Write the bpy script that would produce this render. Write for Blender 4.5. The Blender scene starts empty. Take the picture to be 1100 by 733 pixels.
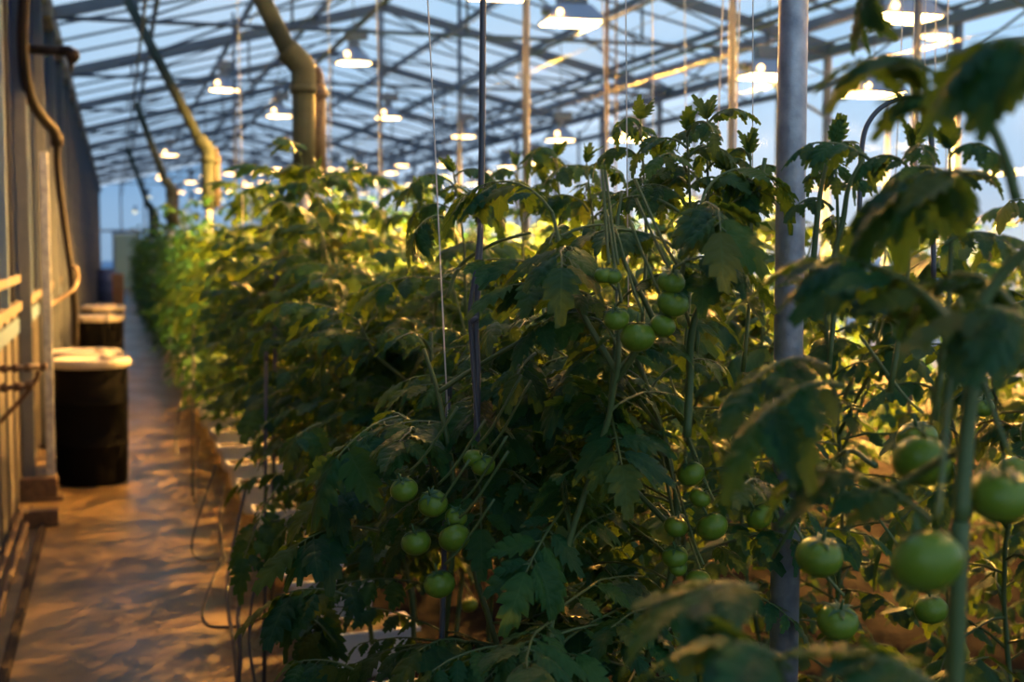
import bpy, bmesh, math, random
import numpy as np
from mathutils import Vector, Matrix

PI = math.pi
rng = random.Random(7)
nrg = np.random.default_rng(11)
scn = bpy.context.scene
COL = scn.collection

# ------------------------------------------------------------------ camera geometry
W, H, F = 1100.0, 733.0, 1450.0
YAW, PITCH = math.radians(16.3), math.radians(4.12)
CAM = Vector((0.0, 0.0, 1.7))
FW = Vector((math.sin(YAW) * math.cos(PITCH), math.cos(YAW) * math.cos(PITCH), -math.sin(PITCH)))
RT = Vector((math.cos(YAW), -math.sin(YAW), 0.0))
UP = RT.cross(FW)


def ray(px, py):
    return FW + RT * ((px - W / 2) / F) - UP * ((py - H / 2) / F)


def at(px, py, d):
    return CAM + ray(px, py) * d


def onz(px, py, z):
    r = ray(px, py)
    return CAM + r * ((z - CAM.z) / r.z)


ORD = ("first second third fourth fifth sixth seventh eighth ninth tenth eleventh twelfth thirteenth fourteenth fifteenth "
       "sixteenth seventeenth eighteenth nineteenth twentieth").split()
TENS = {2: "twenty", 3: "thirty", 4: "forty", 5: "fifty", 6: "sixty"}


def ordinal(n):                      # 1-based
    if n <= 20:
        return ORD[n - 1]
    t, u = divmod(n, 10)
    return TENS[t] + "-" + ORD[u - 1] if u else TENS[t][:-1] + "ieth"


# ------------------------------------------------------------------ materials
def mat(name, color=(0.5, 0.5, 0.5), rough=0.6, metal=0.0, spec=0.5, noise=None, bump=None, emis=None):
    m = bpy.data.materials.new(name)
    m.use_nodes = True
    nt = m.node_tree
    b = nt.nodes["Principled BSDF"]
    b.inputs["Base Color"].default_value = (*color, 1)
    b.inputs["Roughness"].default_value = rough
    b.inputs["Metallic"].default_value = metal
    b.inputs["Specular IOR Level"].default_value = spec
    if emis:
        b.inputs["Emission Color"].default_value = (*emis[0], 1)
        b.inputs["Emission Strength"].default_value = emis[1]
    if noise or bump:
        tc = nt.nodes.new("ShaderNodeTexCoord")
    if noise:                        # (scale, other colour, contrast)
        n = nt.nodes.new("ShaderNodeTexNoise")
        n.inputs["Scale"].default_value = noise[0]
        n.inputs["Detail"].default_value = 6
        r = nt.nodes.new("ShaderNodeValToRGB")
        lo, hi = 0.5 - noise[2], 0.5 + noise[2]
        r.color_ramp.elements[0].position, r.color_ramp.elements[1].position = lo, hi
        r.color_ramp.elements[0].color = (*color, 1)
        r.color_ramp.elements[1].color = (*noise[1], 1)
        nt.links.new(tc.outputs["Object"], n.inputs["Vector"])
        nt.links.new(n.outputs["Fac"], r.inputs["Fac"])
        nt.links.new(r.outputs["Color"], b.inputs["Base Color"])
    if bump:                         # (scale, strength)
        n2 = nt.nodes.new("ShaderNodeTexNoise")
        n2.inputs["Scale"].default_value = bump[0]
        bp = nt.nodes.new("ShaderNodeBump")
        bp.inputs["Strength"].default_value = bump[1]
        bp.inputs["Distance"].default_value = 0.01
        nt.links.new(tc.outputs["Object"], n2.inputs["Vector"])
        nt.links.new(n2.outputs["Fac"], bp.inputs["Height"])
        nt.links.new(bp.outputs["Normal"], b.inputs["Normal"])
    return m


def leaf_material():
    m = bpy.data.materials.new("tomato_leaf")
    m.use_nodes = True
    nt = m.node_tree
    N, L = nt.nodes, nt.links
    b = N["Principled BSDF"]
    out = N["Material Output"]
    geo = N.new("ShaderNodeNewGeometry")
    ramp = N.new("ShaderNodeValToRGB")
    e = ramp.color_ramp.elements
    e[0].position, e[0].color = 0.0, (0.009, 0.062, 0.023, 1)
    e[1].position, e[1].color = 1.0, (0.11, 0.11, 0.015, 1)
    for p, c in ((0.45, (0.014, 0.082, 0.021, 1)), (0.85, (0.032, 0.108, 0.017, 1)), (0.96, (0.06, 0.10, 0.016, 1))):
        k = e.new(p)
        k.color = c
    L.new(geo.outputs["Random Per Island"], ramp.inputs["Fac"])
    # veins from the leaf's own uv: u across (0.5 = midrib), v along
    uv = N.new("ShaderNodeUVMap")
    sep = N.new("ShaderNodeSeparateXYZ")
    L.new(uv.outputs["UV"], sep.inputs["Vector"])

    def math_node(op, a, bb=None, clamp=False):
        n = N.new("ShaderNodeMath")
        n.operation = op
        n.use_clamp = clamp
        for i, v in enumerate((a, bb)):
            if v is None:
                continue
            if isinstance(v, (int, float)):
                n.inputs[i].default_value = v
            else:
                L.new(v, n.inputs[i])
        return n.outputs[0]
    au = math_node("ABSOLUTE", math_node("SUBTRACT", sep.outputs["X"], 0.5))
    mid = math_node("LESS_THAN", au, 0.022)
    ph = math_node("FRACT", math_node("MULTIPLY", math_node("SUBTRACT", sep.outputs["Y"], math_node("MULTIPLY", au, 0.5)), 7.0))
    lat = math_node("LESS_THAN", math_node("ABSOLUTE", math_node("SUBTRACT", ph, 0.5)), 0.055)
    vein = math_node("MAXIMUM", mid, math_node("MULTIPLY", lat, 0.6), True)
    mix = N.new("ShaderNodeMix")
    mix.data_type = "RGBA"
    L.new(math_node("MULTIPLY", vein, 0.55), mix.inputs["Factor"])
    L.new(ramp.outputs["Color"], mix.inputs["A"])
    mix.inputs["B"].default_value = (0.07, 0.14, 0.035, 1)
    L.new(mix.outputs["Result"], b.inputs["Base Color"])
    b.inputs["Roughness"].default_value = 0.52
    b.inputs["Specular IOR Level"].default_value = 0.22
    bp = N.new("ShaderNodeBump")
    bp.inputs["Strength"].default_value = 0.35
    bp.inputs["Distance"].default_value = 0.004
    quilt = math_node("SUBTRACT", math_node("ABSOLUTE", math_node("SUBTRACT", ph, 0.5)), math_node("MULTIPLY", mid, 0.4))
    L.new(quilt, bp.inputs["Height"])
    L.new(bp.outputs["Normal"], b.inputs["Normal"])
    tr = N.new("ShaderNodeBsdfTranslucent")
    tm = N.new("ShaderNodeMix")
    tm.data_type = "RGBA"
    tm.inputs["Factor"].default_value = 0.55
    L.new(ramp.outputs["Color"], tm.inputs["A"])
    tm.inputs["B"].default_value = (0.20, 0.27, 0.009, 1)
    L.new(tm.outputs["Result"], tr.inputs["Color"])
    ms = N.new("ShaderNodeMixShader")
    ms.inputs[0].default_value = 0.34
    L.new(b.outputs[0], ms.inputs[1])
    L.new(tr.outputs[0], ms.inputs[2])
    L.new(ms.outputs[0], out.inputs["Surface"])
    return m


def glass_material(name, tint, gloss, rough):
    m = bpy.data.materials.new(name)
    m.use_nodes = True
    nt = m.node_tree
    N, L = nt.nodes, nt.links
    out = N["Material Output"]
    N.remove(N["Principled BSDF"])
    t = N.new("ShaderNodeBsdfTransparent")
    t.inputs["Color"].default_value = (*tint, 1)
    g = N.new("ShaderNodeBsdfGlossy")
    g.inputs["Roughness"].default_value = rough
    fr = N.new("ShaderNodeLayerWeight")
    fr.inputs["Blend"].default_value = 0.35
    mu = N.new("ShaderNodeMath")
    mu.operation = "MULTIPLY"
    mu.inputs[1].default_value = gloss
    L.new(fr.outputs["Fresnel"], mu.inputs[0])
    ms = N.new("ShaderNodeMixShader")
    L.new(mu.outputs[0], ms.inputs[0])
    L.new(t.outputs[0], ms.inputs[1])
    L.new(g.outputs[0], ms.inputs[2])
    L.new(ms.outputs[0], out.inputs["Surface"])
    return m


def twinwall_material():
    """Fluted twin-wall sheet: cloudy, lets sky light through, glossy ribs."""
    m = bpy.data.materials.new("twinwall_sheet")
    m.use_nodes = True
    nt = m.node_tree
    N, L = nt.nodes, nt.links
    out = N["Material Output"]
    b = N["Principled BSDF"]
    b.inputs["Base Color"].default_value = (0.10, 0.115, 0.14, 1)
    b.inputs["Roughness"].default_value = 0.22
    tc = N.new("ShaderNodeTexCoord")
    wv = N.new("ShaderNodeTexWave")
    wv.wave_type = "BANDS"
    wv.bands_direction = "Y"
    wv.inputs["Scale"].default_value = 5.0
    L.new(tc.outputs["Object"], wv.inputs["Vector"])
    bp = N.new("ShaderNodeBump")
    bp.inputs["Strength"].default_value = 0.25
    bp.inputs["Distance"].default_value = 0.006
    L.new(wv.outputs["Fac"], bp.inputs["Height"])
    L.new(bp.outputs["Normal"], b.inputs["Normal"])
    tr = N.new("ShaderNodeBsdfTranslucent")
    tr.inputs["Color"].default_value = (0.45, 0.58, 0.75, 1)
    ms = N.new("ShaderNodeMixShader")
    ms.inputs[0].default_value = 0.5
    L.new(b.outputs[0], ms.inputs[1])
    L.new(tr.outputs[0], ms.inputs[2])
    L.new(ms.outputs[0], out.inputs["Surface"])
    return m


def floor_material():
    m = bpy.data.materials.new("worn_concrete")
    m.use_nodes = True
    nt = m.node_tree
    N, L = nt.nodes, nt.links
    b = N["Principled BSDF"]
    tc = N.new("ShaderNodeTexCoord")

    def noise(scale, detail=6, sx=1.0):
        mp = N.new("ShaderNodeMapping")
        mp.inputs["Scale"].default_value = (1, sx, 1)
        L.new(tc.outputs["Object"], mp.inputs["Vector"])
        n = N.new("ShaderNodeTexNoise")
        n.inputs["Scale"].default_value = scale
        n.inputs["Detail"].default_value = detail
        L.new(mp.outputs["Vector"], n.inputs["Vector"])
        return n.outputs["Fac"]

    def ramp(f, a, ca, c, cb):
        r = N.new("ShaderNodeValToRGB")
        r.color_ramp.elements[0].position, r.color_ramp.elements[0].color = a, (*ca, 1)
        r.color_ramp.elements[1].position, r.color_ramp.elements[1].color = c, (*cb, 1)
        L.new(f, r.inputs["Fac"])
        return r.outputs["Color"]
    base = ramp(noise(3.2, 8), 0.3, (0.115, 0.078, 0.037), 0.72, (0.22, 0.152, 0.074))
    stain = ramp(noise(1.3, 7, 0.6), 0.30, (0.5, 0.45, 0.4), 0.72, (1, 1, 1))
    mul = N.new("ShaderNodeMix")
    mul.data_type, mul.blend_type = "RGBA", "MULTIPLY"
    mul.inputs["Factor"].default_value = 1.0
    L.new(base, mul.inputs["A"])
    L.new(stain, mul.inputs["B"])
    # joints across the aisle every 1.6 m, cracked
    wob = N.new("ShaderNodeVectorMath")
    wob.operation = "ADD"
    nz = N.new("ShaderNodeTexNoise")
    nz.inputs["Scale"].default_value = 2.5
    L.new(tc.outputs["Object"], nz.inputs["Vector"])
    sc = N.new("ShaderNodeVectorMath")
    sc.operation = "SCALE"
    sc.inputs["Scale"].default_value = 0.09
    L.new(nz.outputs["Color"], sc.inputs[0])
    L.new(tc.outputs["Object"], wob.inputs[0])
    L.new(sc.outputs[0], wob.inputs[1])
    sp = N.new("ShaderNodeSeparateXYZ")
    L.new(wob.outputs[0], sp.inputs[0])

    def mth(op, a, v):
        n = N.new("ShaderNodeMath")
        n.operation = op
        L.new(a, n.inputs[0])
        if v is not None:
            n.inputs[1].default_value = v
        return n.outputs[0]
    fr = mth("FRACT", mth("MULTIPLY", mth("ADD", sp.outputs["Y"], 0.35), 0.62), None)
    crack = mth("LESS_THAN", mth("ABSOLUTE", mth("SUBTRACT", fr, 0.5), None), 0.006)
    dk = N.new("ShaderNodeMix")
    dk.data_type = "RGBA"
    L.new(mth("MULTIPLY", crack, 0.8), dk.inputs["Factor"])
    L.new(mul.outputs["Result"], dk.inputs["A"])
    dk.inputs["B"].default_value = (0.03, 0.02, 0.015, 1)
    L.new(dk.outputs["Result"], b.inputs["Base Color"])
    rr = ramp(noise(2.1, 4, 0.6), 0.35, (0.34, 0.34, 0.34), 0.68, (0.5, 0.5, 0.5))
    L.new(rr, b.inputs["Roughness"])
    b.inputs["Specular IOR Level"].default_value = 0.32
    bp = N.new("ShaderNodeBump")
    bp.inputs["Strength"].default_value = 0.03
    bp.inputs["Distance"].default_value = 0.01
    L.new(noise(14, 8), bp.inputs["Height"])
    L.new(bp.outputs["Normal"], b.inputs["Normal"])
    return m


def lens_material():
    """clear cover glass of a burning lamp"""
    m = bpy.data.materials.new("glowing_lens")
    m.use_nodes = True
    nt = m.node_tree
    nt.nodes.remove(nt.nodes["Principled BSDF"])
    t = nt.nodes.new("ShaderNodeBsdfTransparent")
    e = nt.nodes.new("ShaderNodeEmission")
    e.inputs["Color"].default_value = (1.0, 0.60, 0.20, 1)
    e.inputs["Strength"].default_value = 16.0
    a = nt.nodes.new("ShaderNodeAddShader")
    nt.links.new(t.outputs[0], a.inputs[0])
    nt.links.new(e.outputs[0], a.inputs[1])
    nt.links.new(a.outputs[0], nt.nodes["Material Output"].inputs["Surface"])
    return m


M = {}
M["leaf"] = leaf_material()
M["stem"] = mat("tomato_stem", (0.05, 0.095, 0.02), 0.55, noise=(18, (0.08, 0.12, 0.03), 0.25))
M["tomato"] = mat("green_tomato", (0.10, 0.175, 0.011), 0.30, spec=0.30, noise=(9, (0.14, 0.21, 0.02), 0.25))
M["calyx"] = mat("calyx_green", (0.03, 0.09, 0.02), 0.6)
M["galv"] = mat("galvanised_steel", (0.22, 0.24, 0.27), 0.5, 0.7, noise=(26, (0.46, 0.48, 0.50), 0.22), bump=(60, 0.15))
M["steel"] = mat("dull_steel", (0.07, 0.085, 0.11), 0.55, 0.3, noise=(6, (0.11, 0.125, 0.15), 0.3))
M["truss"] = mat("truss_steel", (0.10, 0.12, 0.15), 0.6, 0.2, noise=(3, (0.15, 0.17, 0.20), 0.3))
M["greenpole"] = mat("green_stained_pipe", (0.022, 0.035, 0.024), 0.65, 0.0, spec=0.25, noise=(7, (0.05, 0.065, 0.052), 0.2), bump=(30, 0.2))
M["brownpipe"] = mat("weathered_pipe", (0.06, 0.05, 0.04), 0.7, 0.0, noise=(12, (0.10, 0.085, 0.07), 0.2), bump=(30, 0.3))
M["rust"] = mat("rusty_iron", (0.05, 0.032, 0.022), 0.75, 0.2, noise=(20, (0.11, 0.07, 0.045), 0.2), bump=(60, 0.3))
M["blackpipe"] = mat("black_pipe", (0.008, 0.007, 0.007), 0.6, spec=0.2, noise=(10, (0.018, 0.013, 0.011), 0.2))
M["darkiron"] = mat("dark_iron", (0.018, 0.013, 0.011), 0.8, spec=0.15, noise=(20, (0.04, 0.026, 0.018), 0.2))
M["copper"] = mat("old_copper", (0.11, 0.075, 0.05), 0.5, 0.3, noise=(10, (0.16, 0.125, 0.09), 0.3))
M["eave"] = mat("weathered_timber", (0.12, 0.10, 0.085), 0.85, noise=(5, (0.28, 0.21, 0.15), 0.2), bump=(20, 0.5))
M["darkframe"] = mat("dark_mullion", (0.03, 0.035, 0.045), 0.45, 0.3)
M["paleframe"] = mat("pale_blue_frame", (0.10, 0.165, 0.26), 0.5, 0.2)
M["panel"] = mat("beige_wall_panel", (0.075, 0.07, 0.068), 0.5, noise=(3, (0.11, 0.10, 0.095), 0.3))
M["woodsill"] = mat("pale_wood_sill", (0.09, 0.08, 0.07), 0.6, noise=(8, (0.125, 0.11, 0.095), 0.3))
M["floor"] = floor_material()
M["soil"] = mat("dark_bed_soil", (0.006, 0.005, 0.005), 1.0, spec=0.02, noise=(6, (0.014, 0.010, 0.008), 0.25), bump=(25, 0.8))
M["glass"] = glass_material("roof_glass", (0.98, 0.985, 0.99), 0.12, 0.12)
M["sideglass"] = glass_material("side_glass", (0.965, 0.98, 0.99), 0.12, 0.1)
M["endglass"] = glass_material("end_glass", (0.62, 0.74, 0.84), 0.15, 0.1)
M["twin"] = twinwall_material()
M["drum"] = mat("black_drum_plastic", (0.003, 0.003, 0.0035), 0.7, spec=0.06, bump=(12, 0.1))
M["lid"] = mat("cream_drum_lid", (0.30, 0.27, 0.235), 0.55, spec=0.3, noise=(9, (0.38, 0.345, 0.30), 0.3))
M["bucket"] = mat("white_bucket_plastic", (0.62, 0.63, 0.66), 0.5, noise=(9, (0.74, 0.74, 0.75), 0.3))
M["peat"] = mat("peat", (0.03, 0.02, 0.014), 0.95, bump=(40, 0.8))
M["hose"] = mat("black_drip_hose", (0.012, 0.012, 0.013), 0.45)
M["strap"] = mat("dark_grey_strap", (0.07, 0.08, 0.095), 0.5, 0.2)
M["twine"] = mat("white_twine", (0.62, 0.60, 0.55), 0.7)
M["straw"] = mat("dry_straw", (0.23, 0.15, 0.07), 0.85)
M["alu"] = mat("aluminium_reflector", (0.42, 0.42, 0.42), 0.38, 0.8)
M["housing"] = mat("lamp_housing", (0.22, 0.22, 0.23), 0.5, 0.3)
M["lens"] = lens_material()
M["bulb"] = mat("sodium_bulb", (1, 0.8, 0.5), 0.3, emis=((1.0, 0.60, 0.2), 9.0))
M["cable"] = mat("lamp_cable", (0.12, 0.11, 0.10), 0.6)
M["door"] = mat("pale_green_door", (0.20, 0.34, 0.32), 0.45)
M["bluebarrel"] = mat("blue_barrel_plastic", (0.02, 0.05, 0.16), 0.4)
M["wood"] = mat("orange_brown_wood", (0.33, 0.15, 0.05), 0.6, noise=(5, (0.42, 0.21, 0.08), 0.3))
M["wire"] = mat("crop_wire", (0.25, 0.25, 0.26), 0.4, 0.6)
M["outdoor"] = mat("snowy_ground", (0.35, 0.38, 0.42), 0.9, noise=(0.4, (0.5, 0.53, 0.58), 0.3))


# ------------------------------------------------------------------ object helpers
def tag(o, label=None, cat=None, group=None, kind=None):
    if label:
        o["label"] = label
    if cat:
        o["category"] = cat
    if group:
        o["group"] = group
    if kind:
        o["kind"] = kind
    return o


def empty(name, loc=(0, 0, 0)):
    o = bpy.data.objects.new(name, None)
    o.empty_display_size = 0.1
    o.location = loc
    COL.objects.link(o)
    return o


def link(name, mesh, parent=None, loc=None):
    o = bpy.data.objects.new(name, mesh)
    COL.objects.link(o)
    if parent is not None:
        o.parent = parent
    if loc is not None:
        o.location = loc
    return o


class MB:
    """Collects simple shapes into one mesh."""

    def __init__(self):
        self.v, self.f, self.s = [], [], []

    def add(self, vs, fs, smooth=True):
        k = len(self.v)
        self.v += [tuple(p) for p in vs]
        self.f += [tuple(i + k for i in f) for f in fs]
        self.s += [smooth] * len(fs)
        return self

    def box(self, c, size, rot=None, bevel=0.0):
        bm = bmesh.new()
        bmesh.ops.create_cube(bm, size=1.0)
        for v in bm.verts:
            v.co = Vector((v.co.x * size[0], v.co.y * size[1], v.co.z * size[2]))
        if bevel > 0:
            bmesh.ops.bevel(bm, geom=bm.edges[:], offset=bevel, segments=2, profile=0.6, affect="EDGES")
        bm.verts.index_update()
        vs = [(rot @ v.co if rot else v.co) + Vector(c) for v in bm.verts]
        fs = [[v.index for v in f.verts] for f in bm.faces]
        bm.free()
        return self.add(vs, fs, False)

    def bar(self, a, b, w, h=None, up=(0, 0, 1)):
        """rectangular bar from a to b"""
        a, b = Vector(a), Vector(b)
        h = h or w
        t = (b - a).normalized()
        u = Vector(up)
        if abs(t.dot(u)) > 0.98:
            u = Vector((0, 1, 0))
        s = t.cross(u).normalized()
        n = s.cross(t).normalized()
        vs = []
        for p in (a, b):
            for x, y in ((-1, -1), (1, -1), (1, 1), (-1, 1)):
                vs.append(p + s * (x * w / 2) + n * (y * h / 2))
        return self.add(vs, [(0, 3, 2, 1), (4, 5, 6, 7), (0, 1, 5, 4), (1, 2, 6, 5), (2, 3, 7, 6), (3, 0, 4, 7)], False)

    def tube(self, pts, r, sides=8, caps=True, closed=False):
        pts = [Vector(p) for p in pts]
        n = len(pts)
        rad = r if isinstance(r, (list, tuple)) else [r] * n
        t0 = (pts[1] - pts[0]).normalized()
        ref = Vector((0, 0, 1)) if abs(t0.z) < 0.9 else Vector((1, 0, 0))
        nrm = t0.cross(ref).normalized()
        vs, fs = [], []
        for i, p in enumerate(pts):
            t = (pts[min(i + 1, n - 1)] - pts[max(i - 1, 0)]).normalized()
            nrm = (nrm - t * nrm.dot(t)).normalized()
            bn = t.cross(nrm)
            for k in range(sides):
                a = 2 * PI * k / sides
                vs.append(p + (nrm * math.cos(a) + bn * math.sin(a)) * rad[i])
        for i in range(n - 1):
            for k in range(sides):
                k2 = (k + 1) % sides
                fs.append((i * sides + k, i * sides + k2, (i + 1) * sides + k2, (i + 1) * sides + k))
        if caps:
            fs.append(tuple(range(sides - 1, -1, -1)))
            fs.append(tuple((n - 1) * sides + k for k in range(sides)))
        return self.add(vs, fs, True)

    def lathe(self, prof, sides=24, c=(0, 0, 0), smooth=True):
        vs, fs = [], []
        n = len(prof)
        for r, z in prof:
            for k in range(sides):
                a = 2 * PI * k / sides
                vs.append((c[0] + r * math.cos(a), c[1] + r * math.sin(a), c[2] + z))
        for i in range(n - 1):
            for k in range(sides):
                k2 = (k + 1) % sides
                fs.append((i * sides + k, i * sides + k2, (i + 1) * sides + k2, (i + 1) * sides + k))
        if prof[0][0] > 1e-4:
            fs.append(tuple(range(sides - 1, -1, -1)))
        if prof[-1][0] > 1e-4:
            fs.append(tuple((n - 1) * sides + k for k in range(sides)))
        return self.add(vs, fs, smooth)

    def mesh(self, name, m):
        me = bpy.data.meshes.new(name)
        me.from_pydata(self.v, [], self.f)
        me.polygons.foreach_set("use_smooth", self.s)
        me.materials.append(m)
        me.update()
        return me

    def build(self, name, m, parent=None, loc=None):
        return link(name, self.mesh(name, m), parent, loc)


def smooth_path(pts, n=5):
    """Catmull-Rom through pts"""
    P = [Vector(p) for p in pts]
    P = [P[0] * 2 - P[1]] + P + [P[-1] * 2 - P[-2]]
    out = []
    for i in range(1, len(P) - 2):
        a, b, c, d = P[i - 1:i + 3]
        for k in range(n):
            t = k / n
            out.append(0.5 * ((2 * b) + (c - a) * t + (2 * a - 5 * b + 4 * c - d) * t * t + (3 * b - a - 3 * c + d) * t ** 3))
    out.append(P[-2])
    return out


# ------------------------------------------------------------------ leaves
def leaflet_template(lod, seed):
    """Ovate, lobed and quilted leaflet of length 1 along +y; returns verts (u*width,t,z), quads, uv."""
    g = np.random.default_rng(seed)
    if lod == 0:
        lob = 5
        ts, wm, sh = [0.0], [0.12], [0.0]
        for k in range(lob):
            a, d = k / lob, 1.0 / lob
            for q, mlt, s in ((0.35, 0.85, 0.0), (0.72, 1.06, 0.38 * d), (0.98, 0.60, 0.0)):
                ts.append(a + q * d)
                wm.append(mlt)
                sh.append(s)
        us = [-1, -0.5, 0, 0.5, 1]
    elif lod == 1:
        ts = [0, 0.16, 0.32, 0.42, 0.6, 0.68, 0.84, 1.0]
        wm = [0.15, 1.0, 1.05, 0.75, 1.05, 0.75, 1.0, 0.1]
        sh = [0, 0, 0.05, 0, 0.05, 0, 0.03, 0]
        us = [-1, 0, 1]
    else:
        ts = [0, 0.35, 0.7, 1.0]
        wm = [0.2, 1.1, 1.0, 0.1]
        sh = [0, 0, 0, 0]
        us = [-1, 0, 1]
    fold = g.uniform(0.0, 0.5)
    droop = g.uniform(0.05, 0.65)
    curl = g.uniform(0.3, 1.3)
    tw = g.uniform(-0.7, 0.7)
    vs, uv = [], []
    for i, t in enumerate(ts):
        tt = min(t, 1.0)
        w = 0.30 * (math.sin(PI * min(0.985, tt ** 0.72 * 0.985 + 0.0)) ** 0.85) * wm[i] + 0.004
        for u in us:
            x = u * w
            y = t + sh[i] * abs(u) - 0.05 * abs(u) * w
            z = abs(x) * fold - droop * t * t - curl * (abs(u) ** 2) * w * 0.6
            if lod == 0:
                z += 0.035 * math.sin(t * 5 * 2 * PI) * abs(u) + g.normal(0, 0.006)
            z += tw * x * t
            vs.append((x, y, z))
            uv.append((0.5 + 0.5 * u, tt))
    nc = len(us)
    q = []
    for i in range(len(ts) - 1):
        for j in range(nc - 1):
            q.append((i * nc + j, i * nc + j + 1, (i + 1) * nc + j + 1, (i + 1) * nc + j))
    return np.array(vs), np.array(q), np.array(uv)


TPL = {lod: [leaflet_template(lod, 100 + 20 * lod + k) for k in range(10)] for lod in (0, 1, 2)}


def unit(v):
    return v / (np.linalg.norm(v) + 1e-9)


class Foliage:
    """Accumulates compound tomato leaves (leaflets + petioles) into one mesh."""

    def __init__(self, seed):
        self.V, self.Q, self.UV, self.MI = [], [], [], []
        self.n = 0
        self.g = np.random.default_rng(seed)

    def _push(self, v, q, uv, mi):
        self.V.append(v)
        self.Q.append(q + self.n)
        self.UV.append(uv[q].reshape(-1, 2))
        self.MI.append(np.full(len(q), mi))
        self.n += len(v)

    def leaflet(self, p, d, nrm, size, lod):
        tv, tq, tuv = TPL[lod][self.g.integers(10)]
        d = unit(d)
        nrm = unit(nrm - d * np.dot(nrm, d))
        s = np.cross(d, nrm)
        w = self.g.uniform(0.85, 1.15)
        v = p + size * (np.outer(tv[:, 0] * w, s) + np.outer(tv[:, 1], d) + np.outer(tv[:, 2], nrm))
        self._push(v, tq, tuv, 0)

    def tube(self, pts, r0, r1, sides=4):
        pts = np.asarray(pts)
        n = len(pts)
        t = np.gradient(pts, axis=0)
        t /= np.linalg.norm(t, axis=1)[:, None] + 1e-9
        ref = np.array([0.0, 0, 1]) if abs(t[0][2]) < 0.9 else np.array([1.0, 0, 0])
        vs = []
        for i in range(n):
            a = unit(np.cross(t[i], ref))
            b = np.cross(t[i], a)
            r = r0 + (r1 - r0) * i / (n - 1)
            for k in range(sides):
                an = 2 * PI * k / sides
                vs.append(pts[i] + r * (a * math.cos(an) + b * math.sin(an)))
        q = []
        for i in range(n - 1):
            for k in range(sides):
                k2 = (k + 1) % sides
                q.append((i * sides + k, i * sides + k2, (i + 1) * sides + k2, (i + 1) * sides + k))
        self._push(np.array(vs), np.array(q), np.full((len(vs), 2), 0.25), 1)

    def compound(self, pts, size, lod=0, up=None, hang=0.35, thick=0.0032):
        """Leaf along polyline pts. size = length of the biggest leaflet."""
        g = self.g
        pts = np.asarray(pts, float)
        seg = np.linalg.norm(np.diff(pts, axis=0), axis=1)
        cum = np.concatenate([[0], np.cumsum(seg)]) / seg.sum()
        up = np.array([0, 0, 1.0]) if up is None else np.asarray(up, float)
        if lod < 2:
            self.tube(pts, thick, thick * 0.45, 4 if lod else 5)

        def frame(s):
            p = np.array([np.interp(s, cum, pts[:, k]) for k in range(3)])
            q = np.array([np.interp(min(s + 0.04, 1.0), cum, pts[:, k]) for k in range(3)])
            o = np.array([np.interp(max(s - 0.06, 0.0), cum, pts[:, k]) for k in range(3)])
            T = unit(q - o)
            B = unit(np.cross(T, up))
            return p, T, B, np.cross(B, T)
        if lod == 2:
            stations = ((0.45, 0.85), (0.75, 0.95))
        else:
            stations = ((0.24, 0.60), (0.33, 0.26), (0.43, 0.88), (0.52, 0.30), (0.61, 1.0), (0.70, 0.30), (0.79, 0.95), (0.92, 0.66))
        down = np.array([0, 0, -1.0])
        for s, k in stations:
            for sd in (-1, 1):
                if k < 0.4 and (lod > 0 or g.random() < 0.35):
                    continue
                ss = min(0.97, s + g.uniform(-0.03, 0.03))
                p, T, B, N = frame(ss)
                an = math.radians(g.uniform(48, 78))
                d = T * math.cos(an) + B * sd * math.sin(an) + down * hang * g.uniform(0.5, 1.5)
                n = N + B * sd * g.uniform(-0.1, 0.5) + g.normal(0, 0.18, 3)
                L = size * k * g.uniform(0.85, 1.12)
                if lod == 0 and k > 0.4:
                    p2 = p + unit(d) * size * 0.12
                    self.tube(np.array([p, p2]), thick * 0.5, thick * 0.4, 4)
                    p = p2
                self.leaflet(p, d, n, L, lod)
        p, T, B, N = frame(1.0)
        self.leaflet(p, T + down * hang * 0.5, N + g.normal(0, 0.12, 3), size * 1.1, lod)

    def arc_leaf(self, p0, az, e0, e1, L, size, lod=0, hang=0.35):
        """Leaf from p0 heading az, elevation bending from e0 to e1."""
        n = 7 if lod == 0 else (5 if lod == 1 else 4)
        p = np.array(p0, float)
        pts = [p]
        for i in range(n):
            t = (i + 0.5) / n
            e = e0 + (e1 - e0) * t
            a = az + 0.25 * math.sin(2.0 * t) * self.g.uniform(-1, 1)
            p = p + (L / n) * np.array([math.cos(a) * math.cos(e), math.sin(a) * math.cos(e), math.sin(e)])
            pts.append(p)
        self.compound(np.array(pts), size, lod, hang=hang)

    def mesh(self, name):
        V = np.concatenate(self.V)
        Q = np.concatenate(self.Q)
        UV = np.concatenate(self.UV)
        MI = np.concatenate(self.MI)
        me = bpy.data.meshes.new(name)
        me.vertices.add(len(V))
        me.vertices.foreach_set("co", V.astype(np.float32).ravel())
        me.loops.add(len(Q) * 4)
        me.loops.foreach_set("vertex_index", Q.astype(np.int32).ravel())
        me.polygons.add(len(Q))
        me.polygons.foreach_set("loop_start", np.arange(0, len(Q) * 4, 4, dtype=np.int32))
        me.update(calc_edges=True)
        me.polygons.foreach_set("use_smooth", np.ones(len(Q), dtype=bool))
        me.materials.append(M["leaf"])
        me.materials.append(M["stem"])
        me.polygons.foreach_set("material_index", MI.astype(np.int32))
        lay = me.uv_layers.new(name="UVMap")
        lay.data.foreach_set("uv", UV.astype(np.float32).ravel())
        me.validate()
        me.update()
        return me


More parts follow.
